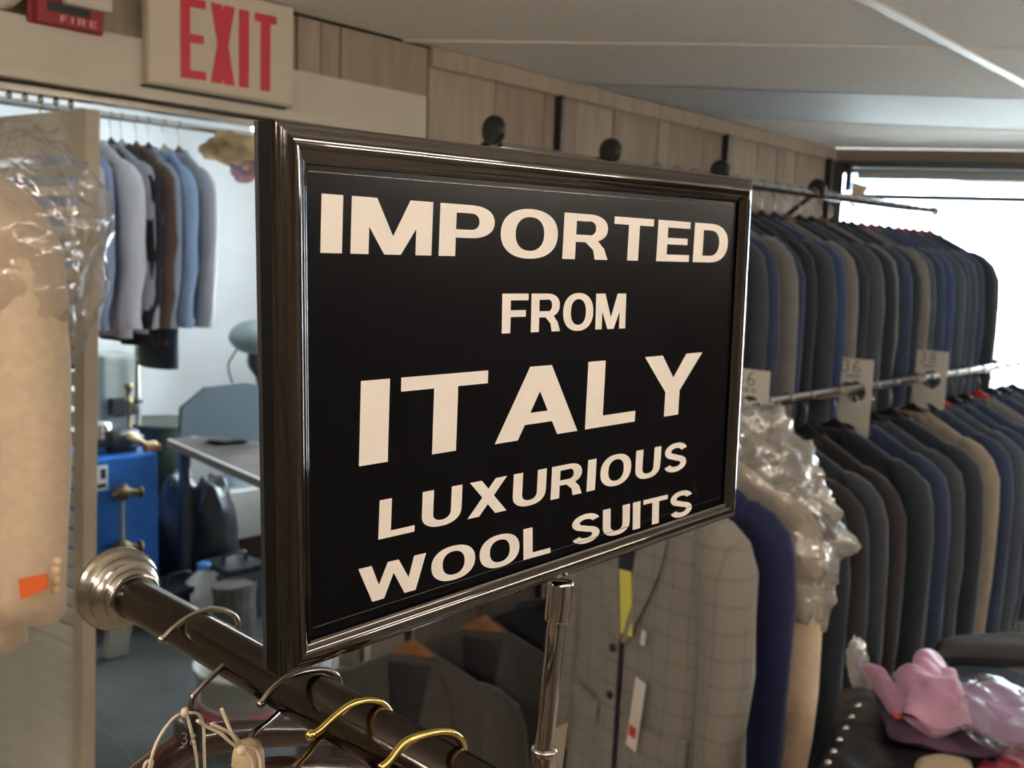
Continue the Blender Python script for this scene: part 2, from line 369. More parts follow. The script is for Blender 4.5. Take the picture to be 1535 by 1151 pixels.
# ceiling: slab, tiles between the grid bars, bars, smooth lens strip
ce = struct(obj('ceiling', box((-2.7, -2.7, CEIL+.02), (6.4, WY+.1, CEIL+.06)), SHOPW))
def lx(i, y):
    base = {0: (1.02, .80), 1: (1.64+.11*.757, .757), 2: (2.29+.05*.92, .92), 3: (3.03+.13, 1.0), 4: (4.05, 1.0)}
    return None
LN = [(-2.62, 0.), (-1.4, .25), (-.6, .45), (.15, .65), (.87, .72), (1.64, .757), (2.29, .92), (3.03, 1.0), (3.93, .62)]   # x where the cross line meets y=1.82, slope dx/d(-y)
def cpt(i, y): x, s = LN[i]; return V((x+s*(1.82-y), y, CEIL))
ys = [1.90, .86, -.2, -1.3, -2.6]
for i in range(len(LN)-1):
    for j in range(4):
        ya, yb = ys[j], ys[j+1]
        q = [cpt(i, ya), cpt(i+1, ya), cpt(i+1, yb), cpt(i, yb)]
        c = sum(q, V())/4
        q = [p+(c-p).normalized()*.012 for p in q]
        struct(obj('ceiling_tile', prism(q, (0, 0, .018)), DIFF if i == 6 else TILE, ce))
for i in range(1, len(LN)-1):
    a, b = cpt(i, 1.90), cpt(i, -2.6); t = (b-a).normalized(); nn = V((-t.y, t.x, 0))*.011
    struct(obj('grid_bar', prism([a+nn, b+nn, b-nn, a-nn], (0, 0, -.003 if i in (5,) else .0005)), TBAR if i not in (5, 6, 7) else TILE, ce))
for y in ys[1:4]:
    struct(obj('grid_bar', box((-2.6, y-.012, CEIL-.004), (6.0, y+.012, CEIL+.002)), TBAR, ce))

# ------------------------------------------------------------------ back room
BZ = 2.65
struct(obj('floor_back', box((-.6, WY+.0, -.05), (3.6, 5.8, 0)), CONC))
struct(obj('wall_back_room', box((-.6, 5.6, 0), (3.6, 5.7, BZ)), PLASTER))
struct(obj('wall_back_left', box((.20, WY+.14, 0), (.30, 5.6, BZ)), SHOPW))  # set close and dull brown so the louvre gaps read as shade
struct(obj('wall_back_right', join(box((3.5, WY+.1, 0), (3.6, 2.6, BZ)), box((3.5, 2.6, 0), (3.6, 5.1, .75)), box((3.5, 2.6, 2.55), (3.6, 5.1, BZ)), box((3.5, 5.1, 0), (3.6, 5.7, BZ))), PLASTER))
struct(obj('wall_back_inner', join(box((-.6, WY+.101, 0), (OX0, WY+.13, BZ)), box((OX1, WY+.101, 0), (3.5, WY+.13, BZ)), box((OX0, WY+.101, OZ), (OX1, WY+.13, BZ))), PLASTER))
struct(obj('ceiling_back', box((-.7, WY+.1, BZ), (3.6, 5.7, BZ+.05)), PLASTER))
w2 = struct(obj('window_2', join(box((3.52, 2.6, .75), (3.58, 2.66, 2.55)), box((3.52, 5.04, .75), (3.58, 5.1, 2.55)), box((3.52, 2.66, .75), (3.58, 5.04, .8)), box((3.52, 2.66, 2.5), (3.58, 5.04, 2.55))), WHITEP))
struct(obj('pane', box((3.548, 2.66, .8), (3.552, 5.04, 2.5)), GLASS, w2))
light('back_window_portal', 'AREA', (3.62, 3.85, 1.65), 1, (1, 1, 1), target=(0, 3.85, 1.65), size=2.5, sy=1.8, portal=True)

# outdoors: pavement and a pale building across the way
gd = tag(obj('pavement', box((-20, -30, -.3), (60, 30, -.2)), pm('pale pavement', (.28, .28, .27), .9, var=.1, vscale=.5)), 'pale sunlit pavement outside the shop window', 'pavement')
gd['kind'] = 'structure'
fb = thing('building', 'pale building seen across the street through the shop window', 'building', (22, 6, -.2))
FA, FD = V((20, 12, 0)), V((.526, -.85, 0)).normalized(); FN = V((-.85, -.526, 0)).normalized()
obj('facade', prism([FA-FD*14+V((0, 0, -.2)), FA+FD*34+V((0, 0, -.2)), FA+FD*34+V((0, 0, 9)), FA-FD*14+V((0, 0, 9))], -FN*.4), pm('pale render', (.60, .62, .64), .9), fb)
BW = pm('blue grey window', (.22, .32, .42), .3)
for k in range(16):
    a = FA+FD*(-6+k*1.7)+FN*.03
    obj('window', prism([a+V((0, 0, 2.9)), a+FD*1.0+V((0, 0, 2.9)), a+FD*1.0+V((0, 0, 4.1)), a+V((0, 0, 4.1))], FN*.05), BW, fb)

# ceiling tubes out of view: two follow the warm overhead light, the rest are added
def tube_lamp(x, y, dirx, ln, label, strength, zc=CEIL, colr=(1, .88, .74)):
    t = thing('tube_lamp', label, 'lamp', (x, y, zc-.06), 'fluorescent lamps of the shop')
    d = V((math.cos(dirx), math.sin(dirx), 0)); n = V((-d.y, d.x, 0)); c = V((x, y, zc))
    z = V((0, 0, -.072)); c0_ = c.copy(); c = c-V((0, 0, .13))
    obj('housing', prism([c-d*(ln/2+.03)-n*.03, c+d*(ln/2+.03)-n*.03, c+d*(ln/2+.03)+n*.03, c-d*(ln/2+.03)+n*.03], (0, 0, -.035)), TBAR, t)
    for s in (-1, 1): obj('drop_rod', cyl(c0_+d*s*ln*.35, c+d*s*ln*.35, .005, 8), TBAR, t)
    for s in (-1, 1): obj('lamp_holder', prism([c+d*s*(ln/2)-n*.018, c+d*s*(ln/2+.02)-n*.018, c+d*s*(ln/2+.02)+n*.018, c+d*s*(ln/2)+n*.018], (0, 0, -.092)), TBAR, t)
    obj('tube', cyl(c-d*ln/2+z, c+d*ln/2+z, .015, 12), pm('lit warm tube %d' % int(strength*10), (1, .95, .9), .4, emit=(colr, strength)), t, smooth=True)
tube_lamp(.32, -.22, 0, 1.1, 'lit fluorescent tube on the ceiling above the camera', 8.5)
tube_lamp(-.75, .75, R(90), 1.1, 'lit fluorescent tube on the ceiling left of the doorway', 30)
tube_lamp(1.9, -1.3, 0, 1.1, 'added out-of-view fill tube on the ceiling over the shirt table', 34)  # added out of view for warm fill and bounce
tube_lamp(-1.5, -1.5, 0, 1.1, 'added out-of-view fill tube on the ceiling at the back left of the shop', 34)  # added behind the camera to raise the ambient light
tube_lamp(3.5, -1.1, 0, 1.1, 'added out-of-view fill tube on the ceiling near the end of the window', 34)  # likewise added for ambient light, beyond the right edge of view
tube_lamp(2.95, 4.2, R(90), 1.2, 'added hidden cool fill tube on the back room ceiling', 33, BZ, (.88, .96, 1.0))  # added out of sight to brighten the daylit back room wall

# ================================================================== THE SIGN
SY = .298
TL, TR, BL = atY(410, 178, SY), atY(1128, 268, SY), atY(424, 1015, SY)
sx = (TR-TL).normalized(); sz = (TL-BL).normalized(); SW = (TR-TL).length; SH = (TL-BL).length
sz = (sz-sx*sz.dot(sx)).normalized(); sb = V((0, 1, 0)); sb = (sb-sx*sb.dot(sx)-sz*sb.dot(sz)).normalized()
def sp(u, v, d=0.): return TL+sx*u-sz*v+sb*d
sign = thing('counter_sign', 'chrome framed black sign with white lettering standing on a chrome stem', 'sign', sp(SW/2, SH))
prof = [(0, .0022), (0, .0012), (.0007, .0), (.0016, -.0002), (.0026, -.0014), (.005, -.0028), (.0078, -.0029), (.0102, -.0018), (.0115, -.0004), (.0128, .0000), (.0136, .0004)]
FRAMEC = pm('smoky polished chrome frame', (.155, .140, .130), .07, 1., bump=.05, bscale=45)
RW = [.0142, .0128, .0104, .0134]                        # rail widths: top, right, bottom, left
def rail(k, c0, c1, inward):
    t = (c1-c0).normalized(); rows = []; w0 = RW[k]; wa, wb = RW[k-1], RW[(k+1) % 4]
    for u, d in prof:
        f = u/.0136; rows.append([c0+t*(f*wa)+inward*(f*w0)+sb*d, c1-t*(f*wb)+inward*(f*w0)+sb*d])
    return loft(rows, closed=False)
cs = [sp(0, 0), sp(SW, 0), sp(SW, SH), sp(0, SH)]
for k, (a, b, n) in enumerate(((0, 1, -sz), (1, 2, -sx), (2, 3, sz), (3, 0, sx))):
    obj('frame_rail', rail(k, cs[a], cs[b], n), FRAMEC, sign, smooth=True)
SIDEM = pm('dark reflection sign edge', (.003, .003, .0035), .6, spec=.1)  # chrome sides blackened to stand in for the dark room they reflect
bd = obj('panel', join(prism([sp(.008, .008, .0016), sp(SW-.008, .008, .0016), sp(SW-.008, SH-.008, .0016), sp(.008, SH-.008, .0016)], sb*.008)), BLACKP, sign)
obj('back_plate', prism([sp(-.0001, -.0001, .0098), sp(SW+.0001, -.0001, .0098), sp(SW+.0001, SH+.0001, .0098), sp(-.0001, SH+.0001, .0098)], sb*.0027), BLACKPL, sign)
for a, b in ((0, 1), (1, 2), (2, 3), (3, 0)):
    cc = sp(SW/2, SH/2); i0, i1 = [p+(cc-p).normalized()*.002 for p in (cs[a], cs[b])]
    obj('reflection_band', join(prism([cs[a]+sb*.002, cs[b]+sb*.002, i1+sb*.002, i0+sb*.002], sb*.0079)), SIDEM, sign)
for v in (.0165, SH-.0150): obj('cover_strip', prism([sp(.0150, v, .0014), sp(SW-.0150, v, .0014), sp(SW-.0150, v+.0003, .0014), sp(.0150, v+.0003, .0014)], sb*.0001), CHROME, sign)
PYS = SY+.0014
def line(s, bl, br, tl, track=.1):
    a, b, c = atY(*bl, PYS), atY(*br, PYS), atY(*tl, PYS)
    obj('lettering', text_geo(s, a, (b-a).normalized(), (c-a).normalized(), (b-a).length, (c-a).length, track), LETTER, bd)
line('IMPORTED', (480, 379), (1089, 394), (482, 290), .085)
line('FROM', (752, 500), (937, 492), (753, 440), .07)
line('ITALY', (538, 699), (1047, 616), (541, 571), .085)
line('LUXURIOUS', (567, 809), (1028, 703), (569, 750), .12)
line('WOOL SUITS', (539, 907), (1037, 770), (537, 853), .085)
# stem, socket, lower tube and clamp plate
p0, p1 = atY(841, 872, SY+.006), atY(812, 1160, SY+.006)
dn = (p1-p0).normalized(); L1 = (p1-p0).length
obj('socket', lathe([(.0035, -.0008), (.0062, -.0004), (.0066, .001), (.0066, .0014), (.0066, .0191), (.0066, .0195), (.006, .0203), (.0046, .0205)], p0, dn), CHROME, sign, smooth=True)
obj('stem', cyl(p0+dn*.012, p0+dn*.10, .0048, 20), CHROME, sign, smooth=True)
q = p0+dn*.0875
obj('lower_tube', lathe([(.0046, -.0012), (.0066, -.0008), (.0068, .0008), (.0062, .002), (.0062, .0025), (.0062, .169), (.0062, .17), (.004, .171)], q, dn), CHROME, sign, smooth=True)
c = atY(832, 1092, SY+.02)
obj('clamp_plate', prism([c+V((-.012, 0, 0)), c+V((.011, 0, 0)), c+V((.002, 0, -.075)), c+V((-.021, 0, -.075))], (0, .003, 0)), STEEL, sign)

# ================================================================== FOREGROUND RACK ARM
TX, TZ, TRAD = .2715, 1.53, .0131
FY = .586
rack = thing('garment_rack', 'dark chrome rack arm with stepped end cap below the sign', 'clothes rack', (TX, .1, 0))
obj('arm_tube', cyl((TX, -.45, TZ), (TX, FY, TZ), TRAD, 40), GUNM, rack, smooth=True)
cap = obj('end_cap', lathe([(.0132, -.007), (.0162, -.007), (.0180, -.0045), (.0180, -.0015), (.0168, .0005), (.0168, .002), (.0205, .0032), (.0236, .006), (.0236, .0085), (.0212, .0105), (.0212, .012), (.0258, .0135), (.0276, .0165), (.0276, .020), (.0255, .0225), (.016, .0245), (.0, .025)], (TX, FY, TZ), (0, 1, 0), 40), STEEL, rack, smooth=True)
obj('post', cyl((TX, -.2, 0), (TX, -.2, TZ-.012), .016, 20), GUNM, rack, smooth=True)
obj('cross_bar', join(cyl((TX, .12, TZ-.012), (TX, .12, TZ-.125), .010, 16), cyl((TX, .12, TZ-.12), (TX, .30, TZ-.125), .010, 16), cyl((TX, .30, TZ-.125), (.42, .302, TZ-.125), .010, 16)), GUNM, rack, smooth=True)
obj('base_bar', join(bbox_((TX-.02, -.6, 0), (TX+.02, .2, .03)), bbox_((TX-.3, -.22, 0), (TX+.3, -.18, .03))), GUNM, rack)

def hook_px(pts, Y, r, k=6, tipball=0):
    P = smooth_path([atY(x, y, Y+dy) if True else None for x, y, dy in pts], k)
    g = tube(P, r, 10)
    if tipball: g = join(g, ell(P[0], tipball, tipball, tipball, 10, 8))
    return g
def hang_arms(neck, wdt, drop, th, dep, fwdv):
    """bar hanger arms: thick curved bar from the neck out to both ends, in the plane of wdt vector"""
    ax = V(wdt); rings = []
    for i in range(-12, 13):
        t = i/12; c = V(neck)+ax*t+V((0, 0, -drop*abs(t)**1.25))
        hgt = th*(1-.35*abs(t)); dd = dep*(1+.6*abs(t))
        f = V(fwdv)
        rings.append([c+f*dd*math.cos(a)+V((0, 0, 1))*hgt*math.sin(a) for a in [2*PI*j/12 for j in range(12)]])
    return loft(rings)
hk = tag(obj('hanger_hook', hook_px([(243, 958, 0), (262, 940, 0), (285, 924, 0), (312, 913, 0), (338, 915, 0), (354, 926, 0), (357, 942, 0), (350, 958, 0)], .500, .0017, tipball=.0025), STEEL, smooth=True), 'silver hanger hook nearest the end cap of the rack arm', 'hook')

def fg_hanger(label, hookpts, Y, r, hmat, bmat, neck, wv, tip=0., block=None):
    nk = atY(*neck, Y)
    t = thing('coat_hanger', label, 'hanger', nk+V((0, 0, -.09)), 'hangers on the rack arm')
    obj('hook', hook_px(hookpts, Y, r, tipball=tip), hmat, t, smooth=True)
    b = obj('body', hang_arms(nk+V((0, 0, -.012)), wv, .085, .0095, .006, V((-wv[1], wv[0], 0)).normalized()), bmat, t, smooth=True)
    obj('collar', lathe([(.003, .006), (.006, .005), (.0075, .0), (.008, -.008), (.007, -.014)], nk, (0, 0, 1), 16), STEEL if block is None else block, t, smooth=True)
    return t, nk
h1, n1 = fg_hanger('dark brown wooden hanger with size block and string loops', [(400, 968, 0), (385, 966, 0), (366, 972, 0), (346, 988, 0), (326, 1006, 0), (307, 1024, 0), (292, 1040, 0), (287, 1052, 0), (284, 1078, 0)], .450, .0017, DARKCHR, DARKW, (283, 1082), (.21, .03, 0), block=BLACKPL)
h2, n2 = fg_hanger('dark brown hanger with beige neck block below the sign corner', [(391, 1055, 0), (405, 1036, 0), (428, 1017, 0), (455, 1007, 0), (485, 1004, 0), (505, 1013, 0), (510, 1030, .004), (495, 1044, .015), (455, 1056, .034), (430, 1060, .032), (402, 1082, .02), (378, 1102, .008), (373, 1126, 0)], .385, .0016, DARKCHR, DARKW, (372, 1130), (.21, -.02, 0), tip=.0022, block=pm('tan plastic', (.45, .34, .2), .5))
h3, n3 = fg_hanger('brass hook hanger, the one nearer the sign corner', [(466, 1102, 0), (480, 1094, 0), (503, 1073, 0), (525, 1057, 0), (550, 1050, 0), (573, 1055, 0), (586, 1072, 0), (583, 1092, .006), (555, 1106, .022), (508, 1106, .036), (482, 1104, .030), (460, 1130, .018), (441, 1152, .008), (438, 1170, 0)], .338, .0018, BRASS, DARKW, (437, 1175), (.21, 0, 0), tip=.0026)
h4, n4 = fg_hanger('brass hook hanger nearest the camera on the rack arm', [(570, 1152, 0), (585, 1140, 0), (605, 1115, 0), (630, 1103, 0), (665, 1097, 0), (688, 1106, 0), (696, 1128, .004), (690, 1150, .014), (660, 1172, .03), (620, 1176, .032), (585, 1180, .024), (560, 1200, .01), (550, 1225, 0)], .287, .0019, BRASS, DARKW, (548, 1235), (.21, 0, 0))
# size number on the hanger block
a = n1+V((-.0055, -.0075, -.007)); exv = rgt.copy(); exv.z = 0; exv.normalize()
obj('size_number', text_geo('38', a-exv*.002-fwd*.002, exv, (0, 0, 1), .008, .0065, .15), pm('faded print', (.35, .3, .25), .7), h1)
# cotton string loops on the two hanger necks
def string(label, loops, Y):
    t = thing('string_loop', label, 'string', atY(*loops[0][0], Y), 'cotton strings on the hangers')
    for lp in loops: obj('strand', tube(smooth_path([atY(x, y, Y+random.uniform(-.002, .002)) for x, y in lp], 5), .00085, 6), STRING, t, smooth=True)
    obj('knot', ell(atY(*loops[0][0], Y-.003), .0022, .0022, .0026, 8, 6, 3, 1, .3), STRING, t, smooth=True)
string('cream string loops tied round the hanger with the size block', [[(277, 1068), (262, 1075), (245, 1095), (232, 1120), (224, 1150), (218, 1175)], [(279, 1068), (284, 1085), (290, 1110), (295, 1140), (296, 1170)], [(284, 1068), (298, 1071), (305, 1090), (306, 1120), (307, 1160)], [(213, 1165), (218, 1144), (228, 1141), (224, 1158)]], .441)
string('cream string tied to the hanger with the beige neck block', [[(362, 1124), (345, 1112), (330, 1099), (308, 1088), (296, 1080)], [(362, 1123), (348, 1100), (340, 1082), (332, 1062)], [(364, 1122), (355, 1107), (340, 1096), (316, 1085)], [(364, 1124), (376, 1138), (381, 1160)], [(368, 1120), (384, 1125), (390, 1145), (388, 1165)]], .376)

# ================================================================== GARMENTS
def bwid(z, wd=1.):     # half width of the body at depth z below the rod
    T = [(.095, .055), (.11, .085), (.13, .125), (.155, .168), (.18, .196), (.205, .208), (.24, .205), (.32, .195), (.48, .185), (.65, .195), (.88, .215)]
    for i in range(len(T)-1):
        if z <= T[i+1][0]:
            f = (z-T[i][0])/(T[i+1][0]-T[i][0]); return (T[i][1]+(T[i+1][1]-T[i][1])*max(0, f))*wd
    return T[-1][1]*wd
def bdep(z, b):
    f = min(1, max(0, (z-.09)/.12)); return b*(.55+.45*f)*(1+.25*max(0, z-.3))
ZS = [.095, .105, .12, .14, .16, .18, .20, .225, .26, .31, .37, .44, .52, .60, .68, .76, .82, .875]
def body_geo(b, seed, wd=1., length=1., n=44, folds=.006):
    rings = []
    for z in ZS:
        zz = z if z < .2 else .2+(z-.2)*length
        a, d = bwid(z, wd), bdep(z, b); rg = []
        for j in range(n):
            t = 2*PI*j/n; c, s = math.cos(t), math.sin(t); p = 2.6
            x = d*math.copysign(abs(c)**(2/p), c); y = a*math.copysign(abs(s)**(2/2.2), s)
            k = min(1, max(0, (z-.2)/.4))
            x += folds*k*(math.sin(y*42+seed*1.7)+.7*noise.noise(V((y*14, z*3, seed))))
            x += .004*noise.noise(V((y*9, z*9, seed+5)))
            z2 = zz+(.012*k*noise.noise(V((y*5, 0, seed))) if z > .8 else 0)
            rg.append(V((x, y, -z2)))
        rings.append(rg)
    return loft(rings)
def sleeve_geo(sd, b, seed, wd=1., length=1., n=18):
    P = [(.175, .150, .30), (.192, .168, .70), (.212, .20, .98), (.226, .25, 1.05), (.236, .33, 1.0), (.243, .43, .95), (.247, .53, .91), (.246, .62, .88), (.244, .70, .86), (.243, .745, .86)]
    rings = []
    for y, z, r in P:
        zz = z if z < .2 else .2+(z-.2)*length
        f = max(0, (z-.2)/.55); rg = []
        for j in range(n):
            t = 2*PI*j/n
            rx = min(.055, b*1.15)*r; ry = .052*r
            x = rx*math.cos(t)-.022*f*f+.006*math.sin(z*30+seed)*f
            yy = sd*(y*wd-.012+ry*math.sin(t))
            k = .006*noise.noise(V((t*1.3, z*14, seed+3*sd)))+.004*noise.noise(V((t*2.2, z*34, seed+7*sd)))
            rg.append(V((x+k*math.cos(t), yy+sd*k, -zz)))
        rings.append(rg)
    return loft(rings)
def collar_geo(b, wd=1.):
    rings = []
    for i in range(-14, 15):
        t = R(180*i/14*.80)                      # 0 = back of the neck (+X)
        c, s = math.cos(t), math.sin(t); a = .062*wd; d = bdep(.1, b)+.008
        base = V((d*c, a*s, -.118-.02*(1-c)/2)); top = V((d*c*.80, a*s*.78, -.082-.022*(1-c)/2)); o = V((c, s, 0)).normalized()
        rings.append([base+o*.004, base+o*.010, (base+top)/2+o*.010, top+o*.004, top, (base+top)/2])
    return loft(rings)
def front_x(y, z, b, wd=1., lift=0.):
    a, d = bwid(z, wd), bdep(z, b); q = min(.999, abs(y)/a)
    s = q**(2.2/2); c = math.sqrt(max(0, 1-s*s)); return -(d*c**(2/2.6))-lift
def patch(inner, outer, b, wd, lift, m=5, k=14, length=1., thick=.004):
    pi, po = smooth_path([V((y, z, 0)) for y, z in inner], 5), smooth_path([V((y, z, 0)) for y, z in outer], 5)
    N = k; rows = []; rows2 = []
    def samp(p, f): x = f*(len(p)-1); i = min(int(x), len(p)-2); return p[i].lerp(p[i+1], x-i)
    for i in range(N+1):
        A, B = samp(pi, i/N), samp(po, i/N); r1, r2 = [], []
        for j in range(m+1):
            q = A.lerp(B, j/m); z = q.y
            zz = z if z < .2 else .2+(z-.2)*length
            x = front_x(q.x, z, b, wd, lift+.003*math.sin(PI*j/m)); r1.append(V((x, q.x, -zz))); r2.append(V((x+thick, q.x, -zz)))
        rows.append(r1); rows2.append(r2)
    g1 = loft(rows, closed=False); g2 = loft(rows2, closed=False)
    return join(g1, g2)
def slot(o, mat):
    o.material_slots[0].link = 'OBJECT'; o.material_slots[0].material = mat
_gcache = {}
def cached(key, fn, mat=None, smooth=True):
    if key not in _gcache:
        vs, fs = fn(); me = mesh_data(key[0], vs, fs, smooth); me.materials.append(mat or SUIT['navy']); _gcache[key] = me
    return _gcache[key]
def part(name, me, mat, parent):
    o = bpy.data.objects.new(name, me); COL.objects.link(o); o.parent = parent; slot(o, mat); return o
def garment(name, label, cat, loc, mat, b=.034, v=0, rz=0., wd=1., length=1., detail=False, group=None, lapelmat=None, sl=1., folds=.006):
    t = thing(name, label, cat, loc, group, rz)
    part('body', cached(('body', b, v, wd, length, folds), lambda: body_geo(b, v, wd, length, folds=folds)), mat, t)
    for s in (-1, 1): part('sleeve', cached(('sleeve', s, b, v, wd, sl), lambda: sleeve_geo(s, b, v, wd, sl)), mat, t)
    part('collar', cached(('collar', b, wd), lambda: collar_geo(b, wd)), mat, t)
    if detail:
        for s in (-1, 1):
            part('lapel', cached(('lapel', s, b, wd, length), lambda: patch([(s*.05, .112), (s*.037, .2), (s*.018, .33), (s*.002, .45)], [(s*.075, .13), (s*.105, .20), (s*.085, .30), (s*.012, .45)], b, wd, .009, length=length)), lapelmat or mat, t)
            part('pocket_flap', cached(('flap', s, b, wd, length), lambda: patch([(s*.06, .60), (s*.175, .59)], [(s*.06, .655), (s*.175, .645)], b, wd, .008, length=length)), lapelmat or mat, t)
        part('lining', cached(('lining', b, wd, length), lambda: patch([(-.05, .106), (-.037, .2), (-.018, .33), (-.001, .44)], [(.05, .106), (.037, .2), (.018, .33), (.001, .44)], b, wd, .004, length=length, thick=.002)), LINING, t)
        part('front_edge', cached(('edge', b, wd, length), lambda: patch([(-.004, .45), (-.004, .6), (-.004, .86)], [(.006, .45), (.006, .6), (.006, .86)], b, wd, .007, 1, 14, length)), LINING, t)
        for z in (.47, .57):
            part('button', cached(('button', b, z, length), lambda: lathe([(.0, -.002), (.008, -.002), (.009, .0), (.008, .003), (.0, .003)], (front_x(.02, z, b, wd, .010), .022, -(.2+(z-.2)*length)), (-1, 0, 0), 14)), BLACKPL, t)
    return t
def rack_hanger(label, loc, bmat, hmat=STEEL, group=None, rz=0., rr=.0135, armh=.015):
    t = thing('coat_hanger', label, 'hanger', loc, group, rz)
    def hookg():
        R0 = rr+.003; P = []
        for a in range(-25, 215, 15): P.append(V((0, R0*math.cos(R(a)), R0*math.sin(R(a))-.0015)))
        P = P[::-1]; P = P+[V((0, .010, -.022)), V((0, .002, -.034)), V((0, 0, -.05)), V((0, 0, -.075))]
        return tube(smooth_path(P, 2), .0018, 8)
    part('hook', cached(('hhook', rr), hookg, STEEL), hmat, t)
    def armg():
        rings = []
        for i in range(-12, 13):
            q = i/12; c = V((.004*abs(q), .165*q, -.082-.105*abs(q)**1.05)); hh = armh*(1-.5*abs(q)); dd = .007+.006*abs(q)
            rings.append([c+V((dd*math.cos(a), 0, hh*math.sin(a))) for a in [2*PI*j/10 for j in range(10)]])
        return loft(rings)
    part('arms', cached(('harms', armh), armg, BLACKPL), bmat, t)
    return t
ORD = ['first', 'second', 'third', 'fourth', 'fifth', 'sixth', 'seventh', 'eighth', 'ninth', 'tenth', 'eleventh', 'twelfth', 'thirteenth', 'fourteenth', 'fifteenth', 'sixteenth', 'seventeenth', 'eighteenth', 'nineteenth', 'twentieth', 'twenty-first', 'twenty-second', 'twenty-third', 'twenty-fourth', 'twenty-fifth', 'twenty-sixth', 'twenty-seventh']
NM = dict(navy='navy', black='black', charcoal='charcoal', grey='grey', blue='blue', taupe='taupe', brown='dark brown', slate='slate grey')

# ---- upper wall rail
UY, UZ = 1.42, 2.012
ur = thing('wall_rail', 'chrome hanging rail below the ceiling holding the upper row of suits', 'clothes rail', (2.6, UY, UZ))
obj('rod', cyl((1.44, UY, UZ-.026), (3.83, UY, UZ), .0125, 20), CHROME, ur, smooth=True)
obj('end_cap', lathe([(.0, .03), (.015, .028), (.018, .015), (.018, 0), (.0136, -.002)], (3.80, UY, UZ), (1, 0, 0), 18), CHROME, ur, smooth=True)
for px_, py_ in ((740, 198), (915, 226), (1080, 252), (1225, 283)):
    X = atY(px_, py_, UY).x
    b = obj('bracket', join(lathe([(.012, -.009), (.026, -.009), (.029, -.006), (.029, .006), (.026, .009), (.012, .009)], (X, UY, UZ+.008), (1, 0, 0), 22)), BLACKM, ur, smooth=True)
    obj('arm', tube([(X, UY+.012, UZ-.012), (X, UY+.12, UZ-.09), (X, WY-.03, UZ-.2)], .008, 10), BLACKM, b)
    obj('wall_plate', bbox_((X-.02, WY-.035, UZ-.25), (X+.02, WY-.007, UZ-.15), .003), BLACKM, b)
for k, X in enumerate((2.152, 3.055, 3.86)):
    st = tag(obj('slotted_standard', join(bbox_((X-.009, WY-.030, .5), (X+.009, WY-.007, 2.237), .002)), BLACKM), ['dark slotted wall upright above the middle of the sign', 'dark slotted wall upright above the right end of the sign', 'dark slotted wall upright next to the window corner'][k], 'wall upright', 'slotted uprights on the panelling')
    obj('slot_strip', box((X-.004, WY-.0312, .52), (X+.004, WY-.0300, 2.23)), STEEL, st)

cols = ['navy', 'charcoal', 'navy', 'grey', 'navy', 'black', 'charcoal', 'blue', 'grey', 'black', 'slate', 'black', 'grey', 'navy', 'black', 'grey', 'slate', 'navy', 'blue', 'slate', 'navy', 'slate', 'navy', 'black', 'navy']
hm = [BLACKPL, REDH, BLACKPL, BLACKPL, BLACKPL, WOODH, BLACKPL, BLACKPL, BLACKPL, WOODH, BLACKPL, BLACKPL, WOODH, BLACKPL, BLACKPL, BLACKPL, REDH, REDH, BLACKPL, BLACKPL, REDH, BLACKPL, REDH, REDH, BLACKPL]
x0, x1, N = 2.00, 3.775, 25
HN = {id(BLACKPL): 'black', id(REDH): 'red', id(WOODH): 'brown wooden'}
for i in range(N):
    X = x0+(x1-x0)*i/(N-1)+random.uniform(-.008, .008); rz = R(random.uniform(-5, 5)); o_ = ORD[N-1-i]
    if i == N-1: lab = 'navy suit jacket at the window end of the upper rail'; hl = 'black hanger at the window end of the upper rail'
    else:
        lab = '%s suit jacket on the upper rail, %s from the window' % (NM[cols[i]], o_); hl = '%s hanger on the upper rail, %s from the window' % (HN[id(hm[i])], o_)
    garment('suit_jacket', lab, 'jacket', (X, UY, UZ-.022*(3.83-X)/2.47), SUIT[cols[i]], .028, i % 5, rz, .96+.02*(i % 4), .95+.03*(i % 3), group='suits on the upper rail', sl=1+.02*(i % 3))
    rack_hanger(hl, (X, UY, UZ-.022*(3.83-X)/2.47), hm[i], group='hangers on the upper rail', rz=rz)

